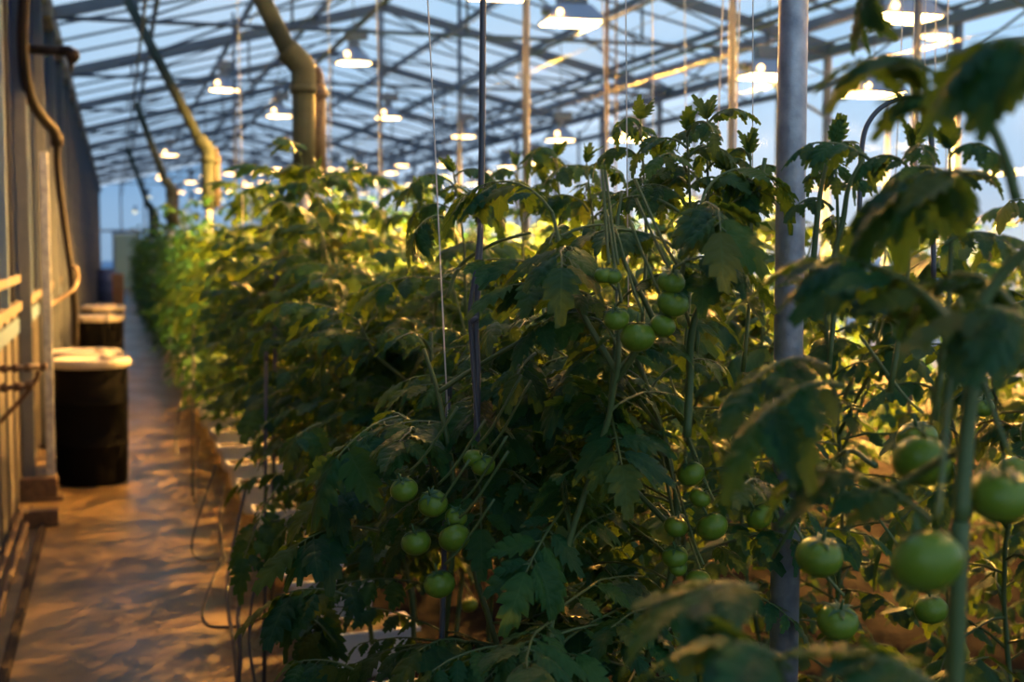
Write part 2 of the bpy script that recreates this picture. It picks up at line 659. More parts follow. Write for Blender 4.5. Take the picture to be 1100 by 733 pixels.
def plant_meshes(seed, lod, height=1.62, spread=1.0, hidden=None, low=0.32):
    """One vine tomato: stem mesh and foliage mesh; its base is at the origin."""
    g = np.random.default_rng(seed)
    fo = Foliage(seed + 5)
    nst = 14
    z = np.linspace(0, height, nst)
    ph = g.uniform(0, 6.28, 2)
    sx = 0.035 * np.sin(z * 3.1 + ph[0]) + 0.03 * np.sin(z * 7 + ph[1])
    sy = 0.035 * np.sin(z * 2.7 + ph[1]) + 0.03 * np.sin(z * 6 + ph[0])
    sx -= sx[0]
    sy -= sy[0]
    stem = np.stack([sx, sy, z], 1)
    mb = MB()
    mb.tube(stem, [0.0085 - 0.004 * i / nst for i in range(nst)], 8 if lod == 0 else 5)

    def on_stem(h):
        return np.array([np.interp(h, z, stem[:, k]) for k in range(3)])
    nleaf = int({0: 42, 1: 40, 2: 48}[lod] * (1.1 if low < 0.2 else 1.0))
    az = g.uniform(0, 6.28)
    for i in range(nleaf):
        f = (i + 0.5) / nleaf
        h = low + (height - low - 0.02) * f + g.uniform(-0.02, 0.02)
        az += math.radians(137.5 + g.uniform(-22, 22))
        top = max(0.0, (f - 0.80) / 0.20)
        L = (0.34 * g.uniform(0.55, 1.15)) * (1 - 0.45 * top) * spread
        e0 = math.radians(g.uniform(8, 40) + 25 * top)
        e1 = math.radians(g.uniform(-55, 0) + 20 * top)
        if hidden is not None:
            p0 = on_stem(min(h, height))
            em = e0 * 0.6 + e1 * 0.4
            dv = np.array([math.cos(az) * math.cos(em), math.sin(az) * math.cos(em), math.sin(em)])
            ok = False
            for tr_ in range(5):
                if not any(hidden(p0 + dv * L * q + np.array([0, 0, -0.03])) for q in (0.25, 0.5, 0.75, 1.0, 1.2)):
                    ok = True
                    break
                az += 0.5
                dv = np.array([math.cos(az) * math.cos(em), math.sin(az) * math.cos(em), math.sin(em)])
            if not ok:
                continue
        fo.arc_leaf(on_stem(min(h, height)), az, e0, e1, L, L * g.uniform(0.21, 0.29) * (1.2 if lod == 2 else 1.0), lod, hang=g.uniform(0.0, 0.6))
    # two or three side shoots with their own small leaves
    for k in range(3 if lod < 2 else 2):
        h = g.uniform(0.55, 0.95) * height
        a = g.uniform(0, 6.28)
        p = on_stem(h)
        q = p + np.array([math.cos(a) * 0.16, math.sin(a) * 0.16, g.uniform(0.18, 0.38)])
        mid = (p + q) / 2 + np.array([math.cos(a), math.sin(a), -0.3]) * 0.03
        mb.tube([p, mid, q], [0.006, 0.005, 0.003], 6 if lod == 0 else 4)
        for j in range(4):
            aa = a + j * 2.2 + g.uniform(-0.4, 0.4)
            hh = p + (q - p) * (0.55 + 0.15 * j)
            L = g.uniform(0.16, 0.24)
            fo.arc_leaf(hh, aa, math.radians(g.uniform(25, 60)), math.radians(g.uniform(-50, 5)), L, L * 0.42, lod, hang=0.3)
    return mb.mesh("stem", M["stem"]), fo.mesh("foliage")


# ------------------------------------------------------------------ tomato fruit
def tomato_mesh(seed):
    g = np.random.default_rng(seed)
    mb = MB()
    S, R = 24, 14
    lob = int(g.integers(4, 7))
    vs, fs = [], []
    for i in range(R + 1):
        th = PI * i / R
        for k in range(S):
            a = 2 * PI * k / S
            rib = 1 - 0.045 * (0.5 + 0.5 * math.cos(lob * a)) * (math.sin(th) ** 0.6) * (1.3 if th < 1.2 else 0.5)
            r = math.sin(th) * rib * (1.03 if th > 0.6 else 1.0)
            zz = math.cos(th) * 0.86 - 0.16 * math.exp(-(th / 0.42) ** 2)
            vs.append((r * math.cos(a), r * math.sin(a), zz))
    for i in range(R):
        for k in range(S):
            k2 = (k + 1) % S
            fs.append((i * S + k, (i + 1) * S + k, (i + 1) * S + k2, i * S + k2))
    mb.add(vs, fs)
    return mb.mesh("tomato", M["tomato"])


def calyx_mesh(seed):
    g = np.random.default_rng(seed)
    mb = MB()
    n = 6
    for k in range(n):
        a = 2 * PI * k / n + g.uniform(-0.15, 0.15)
        L = g.uniform(0.75, 1.0)
        d = Vector((math.cos(a), math.sin(a), 0))
        s = Vector((-math.sin(a), math.cos(a), 0))
        pts = []
        for t, w, zz in ((0, 0.10, 0.72), (0.3, 0.15, 0.80), (0.6, 0.10, 0.74), (1.0, 0.012, 0.62 + g.uniform(-0.05, 0.2))):
            c = d * (0.06 + L * t) + Vector((0, 0, zz))
            pts += [c - s * w, c + Vector((0, 0, 0.03)), c + s * w]
        fs = []
        for i in range(3):
            for j in range(2):
                fs.append((i * 3 + j, i * 3 + j + 1, (i + 1) * 3 + j + 1, (i + 1) * 3 + j))
        mb.add(pts, fs)
    mb.tube([(0, 0, 0.66), (0.02, 0, 0.95), (0.08, 0.03, 1.35)], [0.09, 0.075, 0.07], 6)
    return mb.mesh("calyx", M["calyx"])


TOM = [tomato_mesh(s) for s in range(4)]
CAL = [calyx_mesh(s) for s in range(4)]


def add_tomato(plant, p, r, tilt=None):
    """A tomato of radius r centred at world point p, as a part of plant (the plant is not rotated)."""
    o = link("tomato", TOM[rng.randrange(4)], plant, Vector(p) - plant.location)
    o.scale = (r, r, r)
    o.rotation_euler = tilt or (rng.uniform(-0.45, 0.45), rng.uniform(-0.45, 0.45), rng.uniform(0, 6.28))
    link("calyx", CAL[rng.randrange(4)], o)
    return o


# ------------------------------------------------------------------ SETTING: ground, floor
XL, XR, YB, YF = -0.66, 7.9, 54.0, -1.5
XRIDGE, ZE, ZR = 3.55, 3.85, 4.9

mb = MB()
mb.box(((XL + 1.0) / 2, (YB + YF) / 2, -0.05), (1.0 - XL, YB - YF, 0.14))
tag(mb.build("floor", M["floor"]), "worn stained concrete aisle floor along the left wall", "floor", kind="structure")
mb = MB()
mb.box(((1.0 + XR) / 2, (YB + YF) / 2, -0.06), (XR - 1.0, YB - YF, 0.12))
tag(mb.build("ground", M["soil"]), "dark soil bed under the tomato rows", "ground", kind="structure")
mb = MB()
mb.box((4, 25, -0.25), (240, 260, 0.1))
tag(mb.build("outside_ground", M["outdoor"]), "pale ground outside beyond the glass", "ground", kind="structure")

# ------------------------------------------------------------------ SETTING: left wall
wl = empty("wall_left", (XL, 0, 0))
tag(wl, "low beige panel wall along the left of the aisle", "wall", kind="structure")
mb = MB()
mb.box((0, (YB + YF) / 2, 0.64), (0.04, YB - YF, 1.28))
mb.build("panel", M["panel"], wl)
mb = MB()
y = 4.9
while y < YB:
    mb.box((0.028, y, 0.64), (0.012, 0.03, 1.26))
    y += 0.575
mb.build("batten", M["panel"], wl)
mb = MB()
mb.box((0.03, (YB + YF) / 2, 1.30), (0.07, YB - YF, 0.06))
mb.build("sill_rail", M["woodsill"], wl)
mb = MB()
mb.box((0.03, (YB + YF) / 2, 1.17), (0.03, YB - YF, 0.09))
mb.build("blue_rail", M["paleframe"], wl)

BAY = 2.3
k = 0
y0 = 0.2
while y0 < YB - 0.2:
    k += 1
    y1 = min(y0 + BAY, YB)
    w = empty("window_%d" % k, (XL, y0, 0))
    tag(w, "%s cloudy glazed bay of the left wall, counted from the front" % ordinal(k), "window", kind="structure")
    mb = MB()
    mb.box((0, (y1 - y0) / 2, 2.575), (0.016, y1 - y0, 2.49))
    mb.build("pane", M["twin"], w)
    mb = MB()
    for j in range(1, 6):
        if j != 3:
            mb.box((0.022, (y1 - y0) * j / 6, 2.57), (0.04, 0.035, 2.48))
    mb.build("glazing_bar", M["darkframe"], w)
    mb = MB()
    mb.box((0.04, 0.03, 2.57), (0.08, 0.06, 2.48))
    mb.box((0.032, (y1 - y0) / 2, 2.57), (0.06, 0.055, 2.48))
    mb.build("mullion", M["paleframe"], w)
    if k <= 4:
        mb = MB()
        mb.box((0.03, (y1 - y0) / 2, 1.475), (0.06, y1 - y0, 0.05))
        mb.build("sash_rail", M["woodsill"], w)
    y0 = y1

# posts standing in front of the left wall
def wall_post(y, label, twin=False):
    p = empty("wall_post", (XL + 0.08, y, 0))
    tag(p, label, "post", kind="structure")
    mb = MB()
    mb.box((0, 0, ZE / 2), (0.08, 0.05, ZE - 0.02), bevel=0.006)
    mb.build("post", M["steel"], p)
    if twin:
        mb = MB()
        mb.box((0.135, 0.05, 1.15), (0.055, 0.05, 2.3), bevel=0.006)
        mb.build("twin_post", M["galv"], p)
        mb = MB()
        mb.box((0.06, -0.04, 0.10), (0.24, 0.12, 0.14), bevel=0.015)
        mb.box((0.06, -0.04, 0.025), (0.30, 0.16, 0.03), bevel=0.006)
        mb.build("base_shoe", M["rust"], p)
    else:
        mb = MB()
        mb.box((0, 0, 0.03), (0.14, 0.12, 0.03), bevel=0.005)
        mb.build("base_plate", M["rust"], p)
    return p


wall_post(9.35, "paired grey steel wall posts rising in front of the nearest black drum", True)
k = 0
for y in (11.7, 14.0, 16.3, 18.6, 20.9, 23.2, 25.5, 27.8, 30.1, 32.4, 34.7, 37.0, 39.3, 41.6, 43.9, 46.2, 48.5, 50.8):
    k += 1
    wall_post(y, "%s single grey steel post standing along the left wall" % ordinal(k))

mb = MB()
mb.box((XL + 0.06, (YB + YF) / 2, ZE + 0.02), (0.14, YB - YF, 0.22), bevel=0.01)
yy = 1.0
while yy < YB:                       # weathered blocks under the gutter at the trusses
    mb.box((XL + 0.10, yy, ZE - 0.13), (0.13, 0.22, 0.14), bevel=0.01)
    yy += 2.3
tag(mb.build("trim_1", M["eave"]), "weathered brown eave gutter along the top of the left wall", "gutter", kind="structure")

# ------------------------------------------------------------------ SETTING: right wall, back wall
k = 0
y0 = 4.0
while y0 < YB - 0.2:
    k += 1
    y1 = min(y0 + 2.5, YB)
    w = empty("window_%d" % (k + 40), (XR, y0, 0))
    tag(w, "%s clear glass bay of the right side wall, counted from the front" % ordinal(k), "window", kind="structure")
    mb = MB()
    mb.box((0, (y1 - y0) / 2, 2.05), (0.01, y1 - y0, 3.3))
    mb.build("pane", M["sideglass"], w)
    mb = MB()
    mb.box((-0.04, 0.0, 2.0), (0.07, 0.07, 3.95))
    mb.box((-0.02, (y1 - y0) / 2, 2.05), (0.035, 0.035, 3.3))
    mb.box((-0.03, (y1 - y0) / 2, 2.35), (0.045, y1 - y0, 0.04))
    mb.build("frame", M["truss"], w)
    y0 = y1
mb = MB()
mb.box((XR, (YB + YF) / 2, 0.2), (0.08, YB - YF, 0.4))
tag(mb.build("wall_right", M["panel"]), "low kick wall under the right side glass", "wall", kind="structure")

wb = empty("wall_back", (0, YB, 0))
tag(wb, "bluish glazed gable end wall at the far end of the aisle", "wall", kind="structure")
mb = MB()
mb.add([(XL, 0, 0), (XR, 0, 0), (XR, 0, ZE), (XRIDGE, 0, ZR), (XL, 0, ZE), (XL, 0.02, 0), (XR, 0.02, 0), (XR, 0.02, ZE), (XRIDGE, 0.02, ZR), (XL, 0.02, ZE)],
       [(0, 1, 2, 3, 4), (9, 8, 7, 6, 5), (0, 5, 6, 1), (1, 6, 7, 2), (2, 7, 8, 3), (3, 8, 9, 4), (4, 9, 5, 0)], False)
mb.build("glazing", M["endglass"], wb)
mb = MB()
x = XL
while x < XR:
    zt = ZE + (ZR - ZE) * (1 - abs(x - XRIDGE) / (XR - XRIDGE))
    mb.box((x, -0.04, zt / 2), (0.06, 0.06, zt))
    x += 0.86
mb.box(((XL + XR) / 2, -0.04, 2.2), (XR - XL, 0.06, 0.08))
mb.build("mullion", M["truss"], wb)
d = empty("door_1", (-0.08, YB - 0.05, 0.02))
tag(d, "pale green door in the far end wall at the end of the aisle", "door", kind="structure")
mb = MB()
mb.box((0.45, -0.04, 1.03), (0.86, 0.05, 2.05), bevel=0.01)
mb.build("door_leaf", M["door"], d)
mb = MB()
mb.box((-0.02, -0.05, 1.06), (0.08, 0.08, 2.12))
mb.box((0.92, -0.05, 1.06), (0.08, 0.08, 2.12))
mb.box((0.45, -0.05, 2.12), (1.02, 0.08, 0.08))
mb.build("door_frame", M["paleframe"], d)

# ------------------------------------------------------------------ SETTING: roof
def roof_z(x):
    if x < XRIDGE:
        return ZE + (ZR - ZE) * (x - XL) / (XRIDGE - XL)
    return ZE + (ZR - ZE) * (XR - x) / (XR - XRIDGE)


ceil = empty("ceiling", (0, 0, 0))
tag(ceil, "pitched glass roof over the whole house", "roof", kind="structure")
ys = [YF] + [4.6 * i for i in range(1, 12)] + [YB]
for i in range(len(ys) - 1):
    for (xa, xb) in ((XL, XRIDGE), (XRIDGE, XR)):
        za, zb = roof_z(xa) + 0.11, roof_z(xb) + 0.11
        mb = MB()
        a, b = ys[i], ys[i + 1]
        mb.add([(xa, a, za), (xb, a, zb), (xb, b, zb), (xa, b, za), (xa, a, za + 0.006), (xb, a, zb + 0.006), (xb, b, zb + 0.006), (xa, b, za + 0.006)],
               [(3, 2, 1, 0), (4, 5, 6, 7), (0, 1, 5, 4), (1, 2, 6, 5), (2, 3, 7, 6), (3, 0, 4, 7)], False)
        pane = mb.build("glazing", M["glass"], ceil)
        mb = MB()
        yb = a + 1.15
        while yb < b - 0.3:
            mb.bar((xa, yb, za - 0.02), (xb, yb, zb - 0.02), 0.02, 0.03)
            yb += 1.15
        mb.build("glazing_bar", M["truss"], pane)

for i in range(1, 12):
    Y = 4.6 * i
    t = empty("roof_truss", (0, Y, 0))
    tag(t, "%s steel roof truss from the front, spanning above the crop" % ordinal(i), "truss", kind="structure")
    for (xa, xb) in ((XL + 0.06, XRIDGE), (XRIDGE, XR - 0.05)):
        MB().bar((xa, 0, roof_z(xa) + 0.02), (xb, 0, roof_z(xb) + 0.02), 0.06, 0.12).build("rafter", M["truss"], t)
    zt = 3.98
    xl = XL + (zt - ZE) / (ZR - ZE) * (XRIDGE - XL)
    MB().tube([(XL + 0.05, 0, zt - 0.12), (XR, 0, zt - 0.12)], 0.024, 6).build("tie_beam", M["truss"], t)
    zb = zt - 0.12
    nodes = [XL + 0.9, XL + 2.4, XRIDGE, XR - 2.4, XR - 0.9]
    for x in nodes:
        MB().tube([(x, 0, zb), (x, 0, roof_z(x))], 0.016, 6).build("web_bar", M["truss"], t)
    for x, x2 in zip([XL + 0.9, XL + 2.4, XR - 2.4, XR - 0.9], [XL + 2.4, XRIDGE, XRIDGE, XR - 2.4]):
        MB().tube([(x, 0, zb), (x2, 0, roof_z(x2))], 0.014, 6).build("web_bar", M["truss"], t)
    # lattice bracing to the gutter side
    MB().tube([(XR, 0, 3.05), (XR - 1.6, 0, zb)], 0.02, 6).build("knee_brace", M["truss"], t)

k = 0
for x in (0.45, 1.55, 2.6, XRIDGE, 4.6, 5.7, 6.8):
    k += 1
    mb = MB()
    mb.box((x, (YB + YF) / 2, roof_z(x) + 0.065), (0.045, YB - YF, 0.07))
    tag(mb.build("purlin", M["truss"]), "%s roof purlin from the left wall, running the length of the house" % ordinal(k), "purlin", kind="structure")
# wind bracing across roof bays
k = 0
for i, (x1, x2) in ((2, (0.1, XRIDGE)), (3, (XRIDGE, 0.1)), (3, (XRIDGE, 7.4)), (4, (7.4, XRIDGE)), (5, (0.1, XRIDGE)), (5, (7.4, XRIDGE))):
    k += 1
    mb = MB()
    mb.tube([(x1, 4.6 * i, roof_z(x1) - 0.03), (x2, 4.6 * (i + 1), roof_z(x2) - 0.03)], 0.018, 6)
    tag(mb.build("wind_brace", M["truss"]), "%s slanting brace rod under the roof slope, counted from the front" % ordinal(k), "brace", kind="structure")

# lattice gutter girder on the right
g = empty("gutter_girder", (XR - 0.12, 0, 0))
tag(g, "lattice steel gutter girder along the top of the right wall", "girder", kind="structure")
for zz, r in ((3.86, 0.05), (4.22, 0.06), (3.5, 0.035)):
    MB().bar((0, YF, zz), (0, YB, zz), r * 2, r * 2).build("chord", M["truss"], g)
mb = MB()
y, up = 2.0, True
while y < YB - 1.2:
    mb.tube([(0, y, 3.86 if up else 4.22), (0, y + 1.15, 4.22 if up else 3.86)], 0.018, 5)
    mb.tube([(0, y, 3.5 if up else 3.86), (0, y + 1.15, 3.86 if up else 3.5)], 0.014, 5)
    y += 1.15
    up = not up
mb.build("lattice", M["truss"], g)

# service pipes and crop wires high above the rows
k = 0
for x, z, r in ((0.25, 3.55, 0.014), (2.0, 3.55, 0.016), (4.1, 3.62, 0.016), (5.3, 3.55, 0.022), (6.5, 3.6, 0.016)):
    k += 1
    tag(MB().tube([(x, YF, z), (x, YB, z)], r, 6).build("service_pipe", M["truss"]),
        "%s thin overhead pipe running the length of the house, from the left" % ordinal(k), "pipe", kind="structure")
k = 0
for x in (0.9, 1.25, 2.35, 3.5, 4.7, 6.0):
    k += 1
    tag(MB().tube([(x, YF, 3.2), (x, YB, 3.2)], 0.003, 4).build("crop_wire", M["wire"]),
        "%s taut crop wire strung over the rows, from the left" % ordinal(k), "wire", kind="structure")

# ------------------------------------------------------------------ THINGS on the left wall and aisle
def drum(loc, r, h, label, lid=True):
    d = empty("plastic_drum", loc)
    tag(d, label, "drum", "black drums along the left wall")
    mb = MB()
    mb.lathe([(r * 0.93, 0), (r * 0.95, 0.015), (r * 0.97, h * 0.3), (r * 0.985, h * 0.31), (r * 0.985, h * 0.33), (r * 0.975, h * 0.34),
              (r * 0.985, h * 0.64), (r * 1.0, h * 0.65), (r * 1.0, h * 0.67), (r * 0.99, h * 0.68), (r * 1.0, h * 0.96), (r * 1.0, h * 0.975)], 40)
    mb.build("body", M["drum"], d)
    mb = MB()
    mb.lathe([(r * 1.06, h * 0.945), (r * 1.085, h * 0.955), (r * 1.085, h * 0.995), (r * 1.05, h + 0.012), (r * 0.9, h + 0.014), (r * 0.86, h + 0.006),
              (r * 0.4, h + 0.012), (0.0, h + 0.016)], 40)
    mb.build("lid", M["lid"], d)
    mb = MB()
    mb.lathe([(0.045, h + 0.008), (0.045, h + 0.032), (0.03, h + 0.036), (0, h + 0.036)], 16, (r * 0.45, -r * 0.35, 0))
    mb.build("bung", M["lid"], d)
    return d


c1 = at(99, 527, 9.3)
drum((c1.x, c1.y + 0.27, 0.02), 0.255, 0.865, "nearest tall black drum with a cream lid, standing by the left wall")
drum((c1.x - 0.05, c1.y + 0.88, 0.02), 0.255, 0.875, "black drum with cream lid tucked right behind the nearest drum")
c2 = at(108, 430, 14.6)
drum((c2.x, c2.y + 0.27, 0.02), 0.255, 0.885, "black drum further down the aisle, third from the front, beyond the bent pipe")
drum((c2.x + 0.02, c2.y + 2.4, 0.02), 0.25, 0.90, "farthest black drum, its lid showing behind the one before it")

bb = at(119, 322, 39)
b = empty("barrel", (bb.x - 0.12, bb.y, 0.02))
tag(b, "dark blue barrel standing by the left wall far down the aisle", "barrel")
MB().lathe([(0.25, 0), (0.28, 0.04), (0.285, 0.3), (0.295, 0.32), (0.285, 0.34), (0.285, 0.6), (0.295, 0.62), (0.285, 0.64), (0.28, 0.9), (0.25, 0.94), (0.0, 0.94)], 24).build("body", M["bluebarrel"], b)
MB().lathe([(0.262, 0.92), (0.27, 0.93), (0.27, 0.955), (0.25, 0.965), (0, 0.96)], 24).build("lid", M["darkframe"], b)
cr = at(127.5, 336, 33.5)
b = empty("wooden_crate", (cr.x, cr.y, 0.02))
tag(b, "orange brown upright wooden crate beside the blue barrel", "crate")
mb = MB()
for x in (-0.1, 0.1):
    for yv in (-0.15, 0.15):
        mb.box((x, yv, 0.46), (0.035, 0.035, 0.92))
mb.build("corner_post", M["wood"], b)
mb = MB()
for j in range(7):
    zz = 0.07 + j * 0.13
    mb.box((0, -0.175, zz), (0.24, 0.015, 0.118))
    mb.box((0, 0.175, zz), (0.24, 0.015, 0.118))
    mb.box((-0.125, 0, zz), (0.015, 0.33, 0.118))
    mb.box((0.125, 0, zz), (0.015, 0.33, 0.118))
mb.build("slat_side", M["wood"], b)
mb = MB()
mb.box((0, 0, 0.93), (0.28, 0.38, 0.02))
mb.build("lid", M["wood"], b)

# bent black pipe on the left wall, coming down behind the first drum
p = empty("wall_pipe", at(61, 150, 9.2))
tag(p, "long black bent pipe running down the left wall into the drum", "pipe")
O = Vector(p.location)
top = [at(29, -60, 8.5), at(26, 0, 8.5), at(24, 40, 8.55), at(27, 80, 8.65), at(34, 108, 8.8), at(46, 127, 8.95), at(57, 139, 9.05), at(61, 150, 9.12)]
MB().tube([q - O for q in smooth_path(top)], 0.036, 12).build("gooseneck", M["blackpipe"], p)
low = [at(61, 148, 9.11), at(62, 185, 9.2), at(69, 240, 9.3), at(76, 290, 9.35), at(80, 330, 9.42), at(81, 372, 9.48)]
MB().tube([q - O for q in smooth_path(low)], 0.024, 12).build("drop_leg", M["blackpipe"], p)
MB().tube([at(60.5, 144, 9.1) - O, at(61.5, 156, 9.13) - O], 0.042, 12).build("coupling", M["blackpipe"], p)

p = empty("outlet_pipe", at(34, 55, 8.9))
tag(p, "short dark outlet pipe with downturned nozzle near the eave", "pipe")
O = Vector(p.location)
a0, a1 = at(30, 53, 8.85), at(70, 55, 8.85)
MB().tube([a0 - O, a1 - O], 0.031, 12).build("arm", M["blackpipe"], p)
MB().tube([q - O for q in smooth_path([at(66, 55, 8.85), at(74, 55, 8.85), at(78, 60, 8.85), at(77, 68, 8.85)])], [0.035] * 8 + [0.047] * 4 + [0.04, 0.035, 0.03, 0.02], 12).build("elbow", M["blackpipe"], p)
MB().lathe([(0.02, 0.03), (0.016, 0), (0.005, -0.05), (0, -0.055)], 12, at(76.5, 70, 8.85) - O).build("nozzle", M["blackpipe"], p)

p = empty("feed_pipe", at(0, 396, 7.45))
tag(p, "upper of two capped copper pipe stubs sticking out low on the left wall", "pipe")
O = Vector(p.location)
MB().tube([at(-8, 397, 7.45) - O, at(46, 394, 7.5) - O], 0.016, 10).build("pipe", M["copper"], p)
for q in (2, 14, 27, 44):
    MB().tube([at(q, 396.4 - q * .05, 7.455) - O, at(q + 6, 396.1 - q * .05, 7.46) - O], 0.024, 10).build("fitting", M["rust"], p)
p = empty("feed_pipe", at(0, 416, 7.45))
tag(p, "lower copper pipe stub on the left wall with a slanting branch pipe", "pipe")
O = Vector(p.location)
MB().tube([at(-8, 418, 7.45) - O, at(36, 414, 7.5) - O], 0.016, 10).build("pipe", M["copper"], p)
for q in (2, 16, 28):
    MB().tube([at(q, 417.2 - q * .09, 7.455) - O, at(q + 7, 416.6 - q * .09, 7.46) - O], 0.025, 10).build("fitting", M["rust"], p)
MB().tube([q - O for q in smooth_path([at(42, 399, 7.49), at(37, 411, 7.48), at(22, 430, 7.47), at(-6, 460, 7.45)])], 0.013, 8).build("branch_pipe", M["rust"], p)

p = empty("handrail_pipe", at(58, 327, 9.0))
tag(p, "curved pale copper pipe bracket above the nearest drum", "pipe")
O = Vector(p.location)
MB().tube([q - O for q in smooth_path([at(46, 330, 8.9), at(58, 325, 9.0), at(74, 315, 9.1), at(80, 309, 9.15), at(83, 300, 9.2), at(82, 290, 9.2), at(78, 286, 9.2)])], 0.016, 8).build("pipe", M["copper"], p)

# floor rail
r0, r1 = at(49, 549, 8.5), at(-25, 860, 4.0)
rx = -0.452
p = empty("floor_rail", (rx, 2.5, 0.02))
tag(p, "dark rusty steel rail lying on the floor along the left wall", "rail")
mb = MB()
mb.box((0, 2.9, 0.004), (0.045, 6.0, 0.010))
mb.box((0, 2.9, 0.014), (0.016, 6.0, 0.016))
mb.box((0, 2.9, 0.025), (0.030, 6.0, 0.008), bevel=0.003)
mb.build("rail", M["darkiron"], p)
mb = MB()
mb.box((-0.01, 5.92, 0.05), (0.20, 0.10, 0.10), bevel=0.01)
mb.build("end_stop", M["rust"], p)

# a skirting duct between wall and rail
mb = MB()
for yq, xq in ((6.0, -0.60), (6.0, -0.545)):
    mb.tube([(xq, 1.5, 0.045), (xq, 8.9, 0.045)], 0.018, 8)
tag(mb.build("trim_2", M["rust"]), "pair of thin rusty floor pipes hugging the left wall", "pipe", kind="structure")

# ------------------------------------------------------------------ support posts in the row
def support_post(x, y, brace_end, label, zj, thick=True):
    p = empty("support_post", (x, y, 0))
    tag(p, label, "post", "support posts in the aisle row")
    MB().tube([(0, 0, 0), (0, 0, zj)], 0.033, 14).build("pole", M["galv"], p)
    MB().tube([(0, 0, zj - 0.55), (0, 0, zj - 0.02)], 0.062, 16).build("sleeve", M["greenpole"], p)
    MB().tube([(0, 0, zj - 0.10), (0, 0, zj - 0.06)], 0.072, 16).build("collar", M["greenpole"], p)
    MB().tube(smooth_path([(0, 0, zj - 0.10), (0, 0, zj + 0.02), (-0.03, 0, zj + 0.07), (-0.09, 0, zj + 0.13)], 4), 0.068, 16).build("elbow", M["greenpole"], p)
    MB().tube([(0.085, 0.02, zj - 0.53), (0.085, 0.02, zj - 0.05)], [0.034, 0.036], 12).build("side_pipe", M["brownpipe"], p)
    mb = MB()
    mb.tube([(0.085, 0.02, zj - 0.12), (0.085, 0.02, zj - 0.08)], 0.047, 12)
    mb.tube([(0.085, 0.02, zj - 0.09), (0.088, 0.02, zj - 0.0), (0.07, 0.02, zj + 0.04)], [0.026, 0.022, 0.02], 10)
    mb.build("valve", M["brownpipe"], p)
    be = Vector(brace_end) - Vector((x, y, 0))
    MB().tube([(-0.07, 0, zj + 0.10), be], 0.048, 12).build("brace", M["greenpole"], p)
    mb = MB()
    mb.box((0, 0, 0.01), (0.16, 0.16, 0.012))
    mb.build("base_plate", M["rust"], p)
    return p


q = at(326, 80, 7.2)
support_post(q.x, q.y, at(252, -60, 7.3), "nearest green-stained support post with a thick slanting brace and bent elbow", q.z)
q = at(223, 163, 13.0)
support_post(q.x, q.y, at(137, 0, 12.9), "second green-stained support post, its long thin brace rising to the roof", q.z)
q = at(183, 203, 19.5)
support_post(q.x, q.y, at(146, 110, 19.4), "third green-stained support post, smaller and blurred beyond the second", q.z)
q = at(163, 226, 26.5)
support_post(q.x, q.y, at(137, 158, 26.4), "fourth and farthest green-stained support post near the end of the aisle", q.z)

q = at(848, 300, 2.55)
p = empty("galvanised_pole", (q.x, q.y, 0))
tag(p, "thick mottled galvanised steel pole standing among the nearest tomato plants", "pole")
MB().tube([(0, 0, 0), (0, 0, 3.9)], 0.0275, 24).build("pole", M["galv"], p)
MB().tube([(0, 0, 0.0), (0, 0, 0.05)], 0.045, 20).build("foot_collar", M["rust"], p)

# thin posts carrying roof and pipes between the rows: (px, d, radius, material)
POSTS = [(565, 8.0, 0.021, "steel", "grey steel post rising to the roof behind the in-focus plants"),
         (494, 16.0, 0.024, "steel", "thin pale post between two glowing lamps in the middle distance"),
         (409, 17.0, 0.022, "steel", "thin pale post under the roof ridge, left of the dark strap"),
         (651, 8.0, 0.011, "brownpipe", "thin brown drop pipe beside the near rectangular lamp"),
         (661, 8.6, 0.006, "brownpipe", "thinnest brown drop pipe, just right of the other brown one"),
         (785, 7.4, 0.020, "steel", "slim dark steel post to the left of the galvanised pole"),
         (253, 15.5, 0.016, "steel", "thin post directly under the bright left lamp"),
         (982, 9.6, 0.030, "steel", "grey steel post to the right of the galvanised pole")]
for px, dd, r, mm, lab in POSTS:
    q = at(px, 200, dd)
    p = empty("steel_post", (q.x, q.y, 0))
    tag(p, lab, "post", "thin posts between the rows")
    MB().tube([(0, 0, 0), (0, 0, roof_z(q.x) - 0.02)], r, 10).build("post", M[mm], p)
    MB().box((0, 0, 0.01), (r * 5, r * 5, 0.015)).build("base_plate", M["rust"], p)

